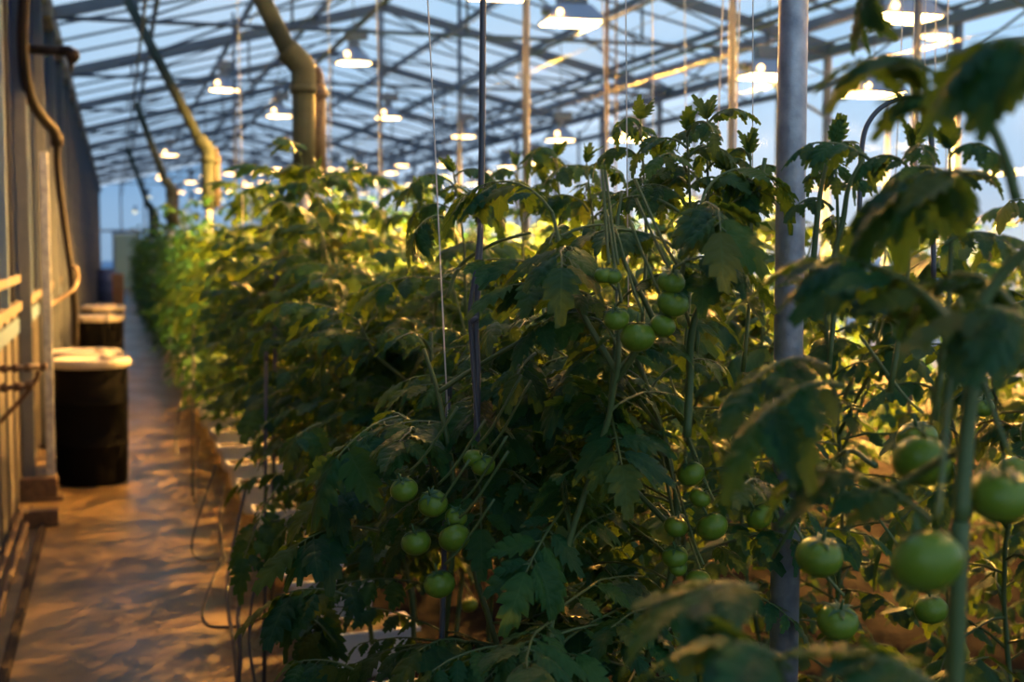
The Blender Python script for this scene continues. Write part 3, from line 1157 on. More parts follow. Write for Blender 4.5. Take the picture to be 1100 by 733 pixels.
# ------------------------------------------------------------------ lamps
def lamp_meshes():
    mb = MB()
    r = 0.215
    mb.lathe([(r, 0.0), (r + 0.012, 0.002), (r + 0.012, 0.010), (r * 0.93, 0.035), (r * 0.75, 0.085), (r * 0.52, 0.135), (0.075, 0.175), (0.06, 0.185), (0.055, 0.18),
              (0.07, 0.168), (r * 0.5, 0.127), (r * 0.73, 0.078), (r * 0.91, 0.03), (r, 0.0)], 28)
    refl = mb.mesh("reflector", M["alu"])
    mb = MB()
    mb.lathe([(0.058, 0.17), (0.062, 0.19), (0.062, 0.24), (0.05, 0.26)], 16)
    mb.box((0.03, 0, 0.315), (0.24, 0.13, 0.12), bevel=0.012)
    hous = mb.mesh("housing", M["housing"])
    mb = MB()
    mb.lathe([(0.0, -0.010), (r * 0.5, -0.008), (r * 0.85, -0.001), (r * 0.95, 0.006), (r * 0.94, 0.012), (r * 0.6, 0.02), (0, 0.02)], 28)
    lens = mb.mesh("glowing_lens", M["lens"])
    # rectangular hood
    mb = MB()
    a, b, h = 0.25, 0.19, 0.15

    def ring(x, yv, z):
        return [(-x, -yv, z), (x, -yv, z), (x, yv, z), (-x, yv, z)]
    vs = ring(a, b, 0) + ring(a + .012, b + .012, 0.002) + ring(a + .012, b + .012, 0.014) + ring(a * .62, b * .55, h) + ring(a * .55, b * .45, h + .01) + ring(a * .6, b * .5, h - .01)
    fs = []
    for i in range(4):
        for j in range(4):
            j2 = (j + 1) % 4
            fs.append((i * 4 + j, i * 4 + j2, (i + 1) * 4 + j2, (i + 1) * 4 + j))
    fs.append((16, 17, 18, 19))
    for j in range(4):
        j2 = (j + 1) % 4
        fs.append((20 + j, 20 + j2, j2, j))
    fs.append((23, 22, 21, 20))
    mb.add(vs, fs, False)
    refl2 = mb.mesh("reflector", M["alu"])
    mb = MB()
    mb.box((0.0, 0, h + 0.075), (0.26, 0.15, 0.13), bevel=0.012)
    mb.tube([(-a * .6, 0, 0.10), (-a - .02, 0, 0.10)], 0.045, 12)
    hous2 = mb.mesh("housing", M["housing"])
    mb = MB()
    mb.box((0, 0, 0.004), (a * 1.9, b * 1.88, 0.02), bevel=0.006)
    lens2 = mb.mesh("glowing_lens", M["lens"])
    mb = MB()
    mb.lathe([(0, -0.032), (0.02, -0.025), (0.03, 0), (0.02, 0.025), (0, 0.032)], 12)
    bulb = mb.mesh("bulb", M["bulb"])
    return (refl, hous, lens, bulb), (refl2, hous2, lens2, bulb)


SPOT = bpy.data.lights.new("lamp_light", "SPOT")
SPOT.color = (1.0, 0.47, 0.09)
SPOT.energy = 5800
SPOT.spot_size = math.radians(168)
SPOT.spot_blend = 0.35
SPOT.shadow_soft_size = 0.03
SPOTFAR = SPOT.copy()
SPOTFAR.energy = 1300
ROUND, RECT = lamp_meshes()


def lamp(p, label, rect=False, group=None, rz=0.0, bulb=True, light=None):
    o = empty("grow_lamp", p)
    tag(o, label, "lamp", group or "hanging grow lamps")
    ms = RECT if rect else ROUND
    for nm, me in zip(("reflector", "housing", "glowing_lens"), ms):
        c = link(nm, me, o)
        c.rotation_euler = (0, 0, rz)
    if bulb:
        c = link("bulb", ms[3], o, (-0.10, -0.17, 0.075) if not rect else (-0.17, -0.19, 0.06))
    l = bpy.data.objects.new("lamp_light", light or SPOT)
    COL.objects.link(l)
    l.parent = o
    l.location = (0, 0, 0.022)
    zt = roof_z(p.x) - p.z - 0.05
    MB().tube([(0, 0, 0.3), (0, 0, max(zt, 0.4))], 0.006, 6).build("hanging_cable", M["cable"], o)
    return o


LAMPS = [  # px, py, z, rect, label
    (241, 97, 3.70, 0, "brightest bell lamp at left, above the thin post over the aisle row"),
    (380, 68, 3.65, 0, "bell lamp hanging just right of the nearest support post elbow"),
    (614, 25, 3.65, 1, "rectangular hooded lamp at top centre, right of the dark strap"),
    (538, -4, 3.75, 1, "lamp cut by the top edge, beside the rectangular hooded lamp"),
    (968, 20, 3.40, 1, "largest rectangular hooded lamp, top right beyond the galvanised pole"),
    (938, 102, 3.10, 1, "wide hooded lamp low at right, against the side glass"),
    (1003, 40, 4.05, 0, "small lamp glow behind the largest hooded lamp at right"),
    (300, 125, 3.65, 0, "bell lamp lower left of the nearest support post elbow"),
    (417, 127, 3.60, 0, "bell lamp hanging beside the thin pale post under the ridge"),
    (498, 147, 3.40, 0, "bell lamp just left of the dark strap, below the ridge"),
    (602, 151, 3.05, 0, "bell lamp low at centre, left of the tallest tomato tip"),
    (680, 150, 2.95, 1, "hooded lamp glowing right behind the tallest tomato tip"),
    (825, 83, 3.30, 1, "hooded lamp half hidden by the galvanised pole"),
    (478, 178, 3.40, 0, "small bell lamp just above the canopy left of the strap"),
    (385, 179, 3.50, 0, "small bell lamp just above the canopy right of the nearest support post"),
    (182, 167, 3.70, 0, "bell lamp over the aisle, left of the second support post"),
    (174, 192, 3.70, 0, "small lamp over the aisle, just left of the third support post"),
    (158, 212, 3.72, 0, "distant lamp over the aisle, second from the far door"),
    (145, 228, 3.75, 0, "farthest lamp over the aisle, above the far door"),
    (248, 187, 3.60, 0, "small lamp just right of the second support post"),
    (266, 199, 3.60, 0, "small lamp low right of the second support post, under another small lamp"),
]
for px, py, z, rc, lab in LAMPS:
    lamp(onz(px, py, z), lab, bool(rc), rz=(0.0 if not rc else rng.uniform(-0.1, 0.1)))
# distant lamps, a blur of lights over the far canopy
FARL = [(215, 205), (198, 228), (215, 218), (238, 215), (193, 207), (262, 213), (284, 196), (288, 208), (312, 196), (330, 205), (350, 190), (365, 203), (400, 196), (420, 186),
        (440, 199), (460, 192), (520, 186), (545, 180), (575, 176), (300, 215), (340, 214), (232, 228), (270, 228), (205, 196), (222, 190), (255, 222), (276, 186), (296, 182), (320, 184), (342, 176), (360, 182), (308, 224), (325, 224), (372, 212), (392, 208), (412, 206), (432, 178), (452, 206), (206, 216), (228, 208), (246, 206), (470, 202), (508, 198)]
for px, py in FARL:
    lamp(onz(px, py, 3.6 if px < 500 else 3.3), "small blurred lamp glowing far off above the distant canopy", False, "far lamps blurred over the distant canopy", bulb=False, light=SPOTFAR)
# lamps of the same grid, overhead and out of the picture
for x, yv in ((2.3, 5.2), (5.2, 4.6), (3.6, 7.6), (6.4, 7.4), (0.85, 9.9), (0.45, 6.4), (1.7, 3.5), (1.9, 1.0), (3.9, 2.4)):
    lamp(Vector((x, yv, 3.75)), "bell lamp overhead, above the top edge of the photo", False, "lamps overhead out of frame", bulb=False)

# ------------------------------------------------------------------ grow buckets, trays, hoses
def bucket_mesh():
    bm = bmesh.new()
    bmesh.ops.create_cube(bm, size=1.0)
    for v in bm.verts:
        k = 1.0 if v.co.z > 0 else 0.86
        v.co = Vector((v.co.x * 0.34 * k, v.co.y * 0.20 * k, (v.co.z + 0.5) * 0.17))
    bmesh.ops.bevel(bm, geom=[e for e in bm.edges], offset=0.03, segments=3, profile=0.5, affect="EDGES")
    me = bpy.data.meshes.new("body")
    bm.to_mesh(me)
    bm.free()
    me.polygons.foreach_set("use_smooth", [True] * len(me.polygons))
    me.materials.append(M["bucket"])
    mb = MB()
    for s, (cx, cy, sx, sy) in enumerate(((0, 0.096, 0.36, 0.02), (0, -0.096, 0.36, 0.02), (0.17, 0, 0.02, 0.21), (-0.17, 0, 0.02, 0.21))):
        mb.box((cx, cy, 0.165), (sx, sy, 0.018), bevel=0.005)
    rim = mb.mesh("rim", M["bucket"])
    mb = MB()
    mb.box((0, 0, 0.168), (0.32, 0.175, 0.012), bevel=0.004)
    peat = mb.mesh("peat", M["peat"])
    return me, rim, peat


BK = bucket_mesh()
ZT = 0.20
tr = empty("grow_tray", (0.78, 0, 0))
tag(tr, "long grey metal tray on short legs carrying the white grow buckets", "tray")
mb = MB()
mb.box((0.06, 20, ZT - 0.012), (0.18, 43, 0.02))
mb.box((-0.03, 20, ZT - 0.02), (0.012, 43, 0.036))
mb.box((0.15, 20, ZT - 0.02), (0.012, 43, 0.036))
mb.build("gutter", M["darkframe"], tr)
yv = 0.6
while yv < 40:
    mb = MB()
    mb.box((-0.02, yv, (ZT - 0.03) / 2), (0.03, 0.03, ZT - 0.04))
    mb.box((0.15, yv, (ZT - 0.03) / 2), (0.03, 0.03, ZT - 0.04))
    mb.box((0.065, yv, 0.06), (0.17, 0.02, 0.02))
    mb.build("leg", M["steel"], tr)
    yv += 1.6
nb = 0
yv = 0.9
while yv < 22:
    nb += 1
    b = empty("grow_bucket", (0.80 + rng.uniform(-0.01, 0.01), yv, ZT))
    if nb <= 14:
        lab = "white grow bucket on the grey tray under the aisle row, %s from the nearest end" % ordinal(nb)
        grp = "white grow buckets"
    else:
        lab, grp = "small blurred white grow bucket far down the aisle row", "far white grow buckets"
    tag(b, lab, "bucket", grp)
    b.rotation_euler = (0, 0, rng.uniform(-0.08, 0.08))
    for nm, me in zip(("body", "rim", "peat"), BK):
        link(nm, me, b)
    yv += 0.74

HOSES = [
    ([(265, 520, 5.4), (250, 590, 5.0), (244, 640, 4.7), (252, 700, 4.4), (256, 760, 4.2)], 0.007, "black drip hose hanging nearest the aisle below the white buckets"),
    ([(275, 560, 4.9), (262, 620, 4.6), (256, 660, 4.4), (258, 700, 4.25), (254, 770, 4.1)], 0.008, "thick black drip hose looping just inside the first hose"),
    ([(285, 610, 4.5), (272, 640, 4.4), (268, 690, 4.25), (275, 740, 4.1)], 0.005, "thin black drip hose behind the thick one"),
    ([(232, 500, 6.4), (212, 560, 6.1), (206, 590, 6.0), (216, 602, 5.95), (240, 600, 5.9)], 0.005, "thin dark hose loop lying on the floor beside the third bucket"),
    ([(238, 600, 5.5), (222, 640, 5.2), (218, 665, 5.1), (230, 674, 5.05), (262, 672, 5.0), (290, 660, 4.9)], 0.006, "dark hose loop lying on the floor nearest the camera"),
    ([(240, 520, 6.2), (236, 560, 6.0), (240, 596, 5.85), (252, 612, 5.7)], 0.006, "black hose dropping from the tray to the floor loop"),
    ([(214, 470, 7.6), (208, 510, 7.4), (209, 540, 7.3)], 0.005, "dark hose hanging from the tray near the fourth bucket"),
    ([(195, 430, 9.0), (189, 470, 8.8), (190, 490, 8.7)], 0.006, "distant dark hose hanging from the tray by the aisle"),
]
for pts, r, lab in HOSES:
    w = [at(*q) for q in pts]
    for v in w:
        v.z = max(v.z, 0.035)
    tag(MB().tube(smooth_path(w, 6), r, 8).build("drip_hose", M["hose"]), lab, "hose", "drip hoses by the aisle")

# dry straw and root litter along the bed edge
mb = MB()
for i in range(1500):
    y_ = rng.uniform(2.2, 14)
    x_ = min(0.97, 0.70 + rng.gauss(0.0, 0.13))
    z_ = 0.03
    a = rng.uniform(0, 6.28)
    L = rng.uniform(0.05, 0.16)
    h = rng.uniform(0, 0.05)
    p0 = Vector((x_, y_, z_))
    p2 = p0 + Vector((math.cos(a) * L, math.sin(a) * L, rng.uniform(0, 0.02)))
    p1 = (p0 + p2) / 2 + Vector((rng.uniform(-.02, .02), rng.uniform(-.02, .02), h))
    mb.tube([p0, p1, p2], 0.0016, 3, caps=False)
tag(mb.build("straw_litter", M["straw"]), "dry straw and root litter along the edge of the bed", "litter", kind="stuff")

# ------------------------------------------------------------------ strings, straps, stakes
TW = [  # (px top, px bottom, py bottom, depth, r, label)
    (458, 482, 470, 2.85, 0.0016, "white twine hanging left of the dark strap, in focus"),
    (671, 675, 330, 2.70, 0.0013, "white twine hanging straight at centre, above the tomato cluster"),
    (776, 770, 170, 4.6, 0.0025, "pale twine left of the slim dark post, blurred"),
    (794, 790, 175, 4.2, 0.0020, "pale twine right of the slim dark post"),
    (808, 808, 330, 2.75, 0.0012, "thin white twine just left of the galvanised pole"),
    (970, 962, 190, 3.6, 0.0016, "leftmost twine of the five strings under the largest hooded lamp"),
    (982, 979, 195, 3.7, 0.0018, "second twine of the five strings under the largest hooded lamp"),
    (994, 991, 195, 3.8, 0.0015, "middle twine of the five strings under the largest hooded lamp"),
    (1005, 1003, 200, 3.6, 0.0014, "fourth twine of the five strings under the largest hooded lamp"),
    (1018, 1016, 195, 3.9, 0.0016, "rightmost twine of the five strings under the largest hooded lamp"),
    (404, 408, 220, 6.5, 0.0028, "blurred pale twine near the pole under the ridge"),
    (255, 262, 300, 8.0, 0.0035, "blurred pale twine dropping beside the post under the bright left lamp"),
    (646, 652, 220, 5.0, 0.0022, "blurred twine beside the brown drop pipe"),
    (700, 702, 200, 5.5, 0.0022, "blurred pale twine behind the yellow tomato tip"),
    (735, 737, 200, 6.0, 0.0022, "blurred pale twine between the yellow tip and the slim post"),
    (352, 356, 210, 7.5, 0.0025, "blurred twine just right of the nearest support post"),
]
for px, px2, py2, dd, r, lab in TW:
    a, b = at(px, 0, dd), at(px2, py2, dd)
    d = (a - b).normalized()
    a = b + d * ((3.2 - b.z) / d.z)
    mid = (a + b) / 2 + Vector((0.004, 0.004, 0))
    tag(MB().tube(smooth_path([a, mid, b], 6), r, 6).build("hanging_twine", M["twine"]), lab, "string", "twines holding the vines")

w = [at(*q) for q in ((922, 300, 3.0), (924, 200, 3.0), (927, 150, 3.0), (936, 127, 3.0), (952, 112, 3.0), (972, 106, 3.0), (990, 112, 3.0), (999, 135, 3.0), (1002, 200, 3.0), (1003, 300, 3.0))]
tag(MB().tube(smooth_path(w, 6), 0.006, 8).build("support_hoop", M["strap"]), "thin bent grey hoop arching out of the plants, right of the galvanised pole", "hoop")

p = empty("hanging_strap", at(517, 200, 2.600))
tag(p, "dark grey strap hanging at centre, doubled and twisted at its lower end", "strap")
O = Vector(p.location)
t0, t1 = at(519, 0, 2.600), at(517, 200, 2.600)
dv = (t0 - t1).normalized()
t0 = t1 + dv * ((3.2 - t1.z) / dv.z)
MB().tube([q - O for q in smooth_path([t0, at(519, 0, 2.600), t1, at(514, 300, 2.590), at(511, 345, 2.580), at(513, 400, 2.580), at(512, 480, 2.580)], 5)], 0.0062, 10).build("strap", M["strap"], p)
MB().tube([q - O for q in smooth_path([at(516, 240, 2.590), at(511, 290, 2.580), at(505, 330, 2.570), at(506, 360, 2.570), at(510, 420, 2.570), at(514, 470, 2.570)], 5)], 0.0042, 8).build("folded_end", M["strap"], p)
MB().tube([at(505, 346, 2.565) - O, at(513, 342, 2.570) - O], 0.006, 8).build("clip", M["strap"], p)

STK = [((297, 297, 6.0), (293, 560, 6.0), 0.010, "dark grey plant stake standing left of the nearest support post"),
       ((286, 380, 5.0), (284, 720, 5.0), 0.007, "thin grey stake at the aisle edge of the near plants"),
       ((482, 415, 2.9), (476, 640, 2.9), 0.006, "short dark stake in the leaves left of the strap"),
       ((208, 350, 9.0), (207, 480, 9.0), 0.008, "far grey stake at the aisle edge")]
for a, b, r, lab in STK:
    a, b = at(*a), at(*b)
    d = (b - a).normalized()
    b = a + d * ((0.02 - a.z) / d.z)
    p = empty("plant_stake", b)
    tag(p, lab, "stake", "plant stakes")
    MB().tube([a - b, Vector((0, 0, 0))], r, 10).build("rod", M["strap"], p)
    MB().lathe([(r * 1.25, -0.03), (r * 1.25, 0.0), (r * 0.6, 0.008), (0, 0.008)], 10, a - b).build("cap", M["strap"], p)

# ------------------------------------------------------------------ tomato plants
TOMS = [  # px, py, radius in px
    (685, 362, 19), (662, 343, 14), (723, 326, 17), (721, 303, 15), (648, 296, 10), (658, 297, 10), (712, 350, 14),
    (465, 541, 16), (488, 578, 17), (447, 583, 16), (472, 628, 17), (434, 526, 15), (519, 500, 13), (490, 556, 12),
    (508, 492, 11), (765, 566, 17), (742, 509, 15), (726, 566, 13), (725, 598, 14), (750, 624, 14), (752, 535, 12), (728, 610, 10), (770, 684, 15), (504, 650, 9),
    (816, 555, 15), (880, 598, 25), (990, 495, 31), (1075, 532, 34), (996, 603, 38), (900, 668, 22), (985, 472, 22), (1092, 508, 20),
    (340, 319, 7), (357, 317, 7), (343, 333, 7), (358, 332, 6.5), (342, 393, 7), (350, 403, 7), (337, 456, 7), (482, 313, 9), (438, 440, 9),
    (1056, 437, 12), (1000, 655, 18), (700, 300, 9), (395, 268, 5), (330, 300, 6)]

NEAR = [plant_meshes(200 + i, 0, 1.15 + 0.05 * (i % 3), low=0.40) for i in range(5)]
MIDP = [plant_meshes(300 + i, 1, 1.26 + 0.06 * (i % 3), low=0.44) for i in range(4)]
FARP = [plant_meshes(400 + i, 2, 1.36 + 0.05 * (i % 3), 1.1, low=0.05) for i in range(4)]
ROWM = [plant_meshes(500 + i, 1, 1.30 + 0.06 * (i % 3), low=0.08) for i in range(4)]
ROWF = [plant_meshes(600 + i, 2, 1.40 + 0.05 * (i % 3), 1.1, low=0.08) for i in range(4)]
ZB = ZT + 0.17
plants = []


def project(p):
    v = Vector(p) - CAM
    d = v.dot(FW)
    return (W / 2 + F * v.dot(RT) / d, H / 2 - F * v.dot(UP) / d, d)


def fruit(r, x, y):
    """radius and distance of a fruit that spans r pixels"""
    R = 0.029 * (0.88 if 9 < r < 13 else 1.0) * (1.1 if r > 20 else 1.0)
    dd = F * R / r
    far = 2.2 if 630 < x < 740 and 280 < y < 380 else 2.5
    if r > 9.5 and dd > far:
        dd = far
        R = r * dd / F
    return R, dd


CLEAR = [(x, y, r * 1.25 + 10, fruit(r, x, y)[1]) for x, y, r in TOMS] + [(848, y, 34, 2.5) for y in range(0, 480, 22)] + \
        [(515, y, 22, 2.52) for y in range(0, 470, 20)] + [(742, y, 22, 2.35) for y in range(330, 450, 20)] + [(790, 275, 25, 2.35), (765, 310, 22, 2.35)] + \
        [(390, 470, 45, 2.55), (640, 470, 40, 2.2), (665, 515, 40, 2.15), (700, 510, 30, 2.15), (565, 620, 45, 2.2), (345, 585, 40, 2.7)]


def in_the_way(o):
    """True for leaf points that would stand before the fruit, the pole or the strap that the aisle looks onto."""
    def f(q):
        px, py, d = project(Vector(q) + o)
        if d < 1.95:
            return True
        m = 0.10 * F / d * 0.5
        return any(d < cd_ - 0.03 and abs(px - cx) < cr + m * 1.3 and abs(py - cy_) < cr + m * 1.3 for cx, cy_, cr, cd_ in CLEAR)
    return f


def plant(x, y, lod, label, group=None, zs=1.0, zb=ZB):
    if lod == 0 and y < 3.9 and x < 1.5:
        o = empty("tomato_plant", (x, y, zb))
        tag(o, label, "plant", group)
        st, fo = plant_meshes(rng.randrange(10 ** 6), 0, (1.08 + rng.uniform(0, 0.10)) * zs, 1.0, in_the_way(Vector((x, y, zb))))
        link("stem", st, o)
        link("foliage", fo, o)
        plants.append(o)
        return o
    st, fo = (((NEAR, MIDP, FARP), (ROWM, ROWM, ROWF))[x > 1.5][lod])[rng.randrange(4)]
    o = empty("tomato_plant", (x, y, zb))
    tag(o, label, "plant", group)
    rz = rng.uniform(0, 6.28)
    for nm, me in (("stem", st), ("foliage", fo)):
        c = link(nm, me, o)
        c.rotation_euler = (0, 0, rz)
        c.scale = (1, 1, zs)
    plants.append(o)
    return o


# row along the aisle, zigzag
hp = empty("tomato_plant", (0.80, 1.16, ZB))
tag(hp, "nearest tomato plant at right, out of focus, with the largest green tomatoes", "plant")
plants.append(hp)
w = [Vector((0.80, 1.16, ZB)), at(1026, 720, 1.33), at(1032, 560, 1.32)]
MB().tube([q - hp.location for q in smooth_path(w, 5)], 0.009, 10).build("stem", M["stem"], hp)
y, i, n = 2.2, 0, 0
while y < 50:
    dist = y
    x = 0.80 + (0.19 if i % 2 else 0.0) + rng.uniform(-0.03, 0.03)
    lod = 0 if dist < 5.2 else (1 if dist < 9.5 else 2)
    n += 1
    if dist < 5.2:
        lab, grp = "dark leafy tomato plant in the row along the aisle, %s from the camera" % ordinal(n), "near tomato plants of the aisle row"
    elif dist < 7.2:
        lab, grp = "leafy tomato plant of the aisle row just before the nearest support post", "aisle row plants before the nearest support post"
    elif dist < 13:
        lab, grp = "yellow-green tomato plant of the aisle row between the first and second support posts", "aisle row plants between first and second posts"
    elif dist < 19.5:
        lab, grp = "blurred tomato plant of the aisle row between the second and third support posts", "aisle row plants between second and third posts"
    else:
        lab, grp = "tiny blurred tomato plant of the aisle row beyond the third support post", "aisle row plants beyond the third post"
    plant(x, y, lod, lab, grp, rng.uniform(0.94, 1.06) * (1.0 if y < 22 else 1.24), ZB if y < 22 else 0.02)
    y += 0.27 if dist < 9 else (0.36 if dist < 16 else 0.55)
    i += 1
# rows behind
RN = ["second", "third", "fourth", "fifth"]
for r, (x0, ya, yb, st) in enumerate(((2.0, 1.7, 34, 0.50), (3.2, 2.9, 34, 0.62), (4.6, 4.6, 34, 0.85), (6.2, 6.4, 34, 1.1))):
    y = ya
    while y < yb:
        lod = 0 if (r == 0 and y < 4.2) else (1 if y < 9 else 2)
        plant(x0 + rng.uniform(-0.16, 0.16), y, lod, "lamp-lit tomato plant in the %s row from the aisle" % RN[r], "tomato plants of the %s row" % RN[r], rng.uniform(1.16, 1.28), 0.0)
        y += st * (1.0 if y < 16 else 1.6)


def nearest_plant(p):
    return min(plants, key=lambda o: (o.location.x - p[0]) ** 2 + (o.location.y - p[1]) ** 2)


# ---- leaves, shoots and fruit that the photo shows one by one
hero = {}


def fol(o):
    if o.name not in hero:
        hero[o.name] = (o, [], [])
    o_, fs, ms = hero[o.name]
    fs.append(Foliage(900 + 31 * len(hero) + len(fs)))
    ms.append(MB())
    return o_, fs[-1], ms[-1]


def hero_leaf(a, b, size, sag=0.0, hang=0.4, up=None, lod=0):
    """compound leaf from pixel/depth a to b"""
    A, B = at(*a), at(*b)
    o, f, _ = fol(nearest_plant((A + B) / 2))
    L = (B - A).length
    pts = []
    for i in range(8):
        t = i / 7
        p = A.lerp(B, t) + Vector((0, 0, sag * L * 4 * t * (1 - t)))
        pts.append(np.array(p - o.location))
    f.compound(np.array(pts), size, lod, up=up, hang=hang, thick=0.0034)


def hero_stem(pts, r0, r1):
    w = [at(*q) for q in pts]
    o, _, mb = fol(nearest_plant(w[0]))
    sp = smooth_path(w, 5)
    n = len(sp)
    mb.tube([p - o.location for p in sp], [r0 + (r1 - r0) * i / (n - 1) for i in range(n)], 8)


def hero_shoot(base, tip, n=6, L=0.17):
    """upright growing tip with small leaves"""
    A, B = at(*base), at(*tip)
    A = A - Vector((0.0, 0.0, 0.28))
    o, f, mb = fol(nearest_plant(A))
    mid = A.lerp(B, 0.5) + Vector((0.012, 0.0, 0))
    mb.tube([q - o.location for q in smooth_path([A, mid, B], 4)], [0.005 - 0.003 * i / 8 for i in range(9)], 7)
    a = rng.uniform(0, 6.28)
    for i in range(n):
        t = 0.62 + 0.38 * (i + 0.5) / n
        p = A.lerp(B, t)
        a += 2.4 + rng.uniform(-0.3, 0.3)
        l = L * (1.1 - 0.45 * t) * rng.uniform(0.85, 1.2)
        f.arc_leaf(np.array(p - o.location), a, math.radians(rng.uniform(35, 70)), math.radians(rng.uniform(-75, -20)), l, l * 0.42, 0, hang=0.35)
    for k in range(3):
        f.leaflet(np.array(B - o.location), np.array([rng.uniform(-.5, .5), rng.uniform(-.5, .5), 1.0]), np.array([rng.uniform(-1, 1), rng.uniform(-1, 1), 0.2]), 0.05, 0)


# big near leaves on the right, out of focus
hero_leaf((1062, 190, 1.33), (950, 205, 1.42), 0.10, 0.10, 0.55)
hero_leaf((1034, 350, 1.32), (878, 276, 1.45), 0.09, 0.10, 0.35)
hero_leaf((1010, 350, 1.50), (905, 300, 1.55), 0.075, 0.10, 0.3)
hero_leaf((905, 415, 1.45), (812, 455, 1.40), 0.08, 0.15, 0.6)
hero_leaf((890, 395, 1.60), (808, 410, 1.50), 0.07, 0.12, 0.35)
hero_leaf((812, 632, 1.28), (735, 645, 1.25), 0.075, 0.10, 0.05)
hero_leaf((1120, 60, 1.05), (1060, 45, 1.08), 0.075, 0.12, 1.0)
hero_leaf((1010, 85, 1.20), (930, 70, 1.30), 0.062, 0.12, 0.2)
hero_leaf((1045, 118, 1.20), (985, 102, 1.25), 0.05, 0.1, 0.25)
hero_leaf((935, -20, 1.5), (925, 10, 1.5), 0.05, 0.0, 0.6)
hero_leaf((935, 172, 2.15), (868, 155, 2.15), 0.05, 0.12, 0.5)
hero_leaf((850, 720, 1.15), (790, 690, 1.15), 0.085, 0.1, 0.3)
hero_leaf((1010, 745, 1.10), (935, 705, 1.12), 0.085, 0.1, 0.3)
hero_leaf((1000, 560, 1.35), (880, 505, 1.45), 0.075, 0.1, 0.2)
hero_leaf((1090, 330, 1.35), (1010, 300, 1.45), 0.08, 0.15, 0.45)
hero_leaf((1110, 350, 1.25), (1060, 330, 1.25), 0.08, 0.1, 0.7)
hero_leaf((830, 545, 2.2), (800, 520, 2.0), 0.06, 0.1, 0.4)
# in-focus leaves of the middle
hero_leaf((428, 448, 2.75), (362, 492, 2.65), 0.125, 0.10, 0.35)
hero_leaf((408, 572, 2.85), (320, 585, 2.75), 0.115, 0.12, 0.35)
hero_leaf((372, 640, 3.1), (300, 640, 3.1), 0.13, 0.10, 0.6)
hero_leaf((420, 520, 2.9), (345, 535, 2.8), 0.10, 0.08, 0.4)
hero_leaf((652, 425, 2.45), (668, 500, 2.25), 0.085, 0.0, 0.15, up=(-0.3, -0.7, 0.6))
hero_leaf((655, 470, 2.45), (640, 425, 2.40), 0.085, 0.05, 0.3)
hero_leaf((607, 545, 2.45), (565, 615, 2.3), 0.10, 0.05, 0.4, up=(0, -0.6, 0.8))
hero_leaf((612, 560, 2.5), (606, 512, 2.4), 0.075, 0.05, 0.5)
hero_leaf((575, 380, 2.6), (556, 402, 2.5), 0.075, 0.05, 0.6)
hero_leaf((610, 245, 2.8), (590, 262, 2.7), 0.07, 0.15, 1.0)
hero_leaf((730, 228, 2.6), (665, 215, 2.6), 0.045, 0.15, 0.7)
hero_leaf((480, 235, 3.0), (445, 250, 2.95), 0.08, 0.2, 1.0)
hero_leaf((500, 690, 2.6), (450, 700, 2.5), 0.09, 0.1, 0.5)
hero_leaf((560, 720, 2.4), (620, 705, 2.3), 0.08, 0.1, 0.5)
hero_leaf((770, 235, 2.4), (812, 205, 2.4), 0.05, 0.1, 0.9)
hero_leaf((820, 210, 2.45), (790, 185, 2.4), 0.055, 0.1, 0.9)
hero_leaf((310, 420, 5.2), (275, 440, 5.0), 0.13, 0.1, 0.6)
hero_leaf((300, 520, 4.2), (262, 600, 3.9), 0.11, 0.05, 0.5)
hero_leaf((345, 455, 3.6), (318, 470, 3.5), 0.09, 0.05, 0.7)
hero_leaf((360, 690, 3.2), (312, 655, 3.3), 0.10, 0.1, 0.5)
hero_leaf((380, 720, 2.9), (320, 712, 2.9), 0.11, 0.1, 0.4)
hero_leaf((350, 640, 3.4), (335, 690, 3.3), 0.10, 0.1, 0.6)
hero_leaf((300, 560, 4.0), (270, 585, 4.2), 0.09, 0.1, 0.4)
# stems
hero_stem([(738, 470, 2.45), (741, 410, 2.45), (742, 365, 2.43), (752, 330, 2.42), (778, 295, 2.42), (800, 258, 2.42), (813, 215, 2.42), (822, 170, 2.42)], 0.0085, 0.004)
hero_stem([(742, 352, 2.43), (733, 325, 2.44), (722, 312, 2.45), (708, 318, 2.46)], 0.004, 0.003)
hero_stem([(765, 312, 2.42), (800, 318, 2.44), (830, 325, 2.46)], 0.004, 0.003)
hero_stem([(705, 350, 2.55), (690, 318, 2.55), (668, 275, 2.56), (663, 245, 2.57), (668, 205, 2.58)], 0.0065, 0.003)
hero_stem([(1032, 560, 1.32), (1038, 470, 1.32), (1046, 400, 1.31), (1048, 345, 1.30), (1072, 300, 1.29), (1110, 262, 1.27)], 0.0085, 0.006)
hero_stem([(1040, 370, 1.31), (1005, 328, 1.33), (975, 303, 1.36)], 0.0045, 0.003)
hero_stem([(1092, 215, 1.27), (1078, 165, 1.26), (1056, 118, 1.25), (1030, 92, 1.22), (1005, 84, 1.2)], 0.0055, 0.003)
hero_stem([(1036, 480, 1.32), (985, 510, 1.4), (930, 545, 1.42), (905, 575, 1.42)], 0.005, 0.003)
hero_stem([(484, 620, 2.72), (487, 560, 2.7), (486, 505, 2.68), (478, 460, 2.68), (470, 420, 2.7), (455, 375, 2.72)], 0.007, 0.004)
hero_stem([(470, 422, 2.7), (500, 402, 2.7), (545, 375, 2.66), (585, 355, 2.62), (640, 347, 2.6)], 0.0055, 0.003)
hero_stem([(575, 345, 2.66), (610, 328, 2.62), (645, 312, 2.6)], 0.004, 0.003)
hero_stem([(440, 455, 2.74), (465, 455, 2.72), (482, 470, 2.7)], 0.004, 0.004)
hero_stem([(480, 320, 2.9), (495, 285, 2.9), (530, 262, 2.85), (570, 250, 2.8)], 0.005, 0.003)
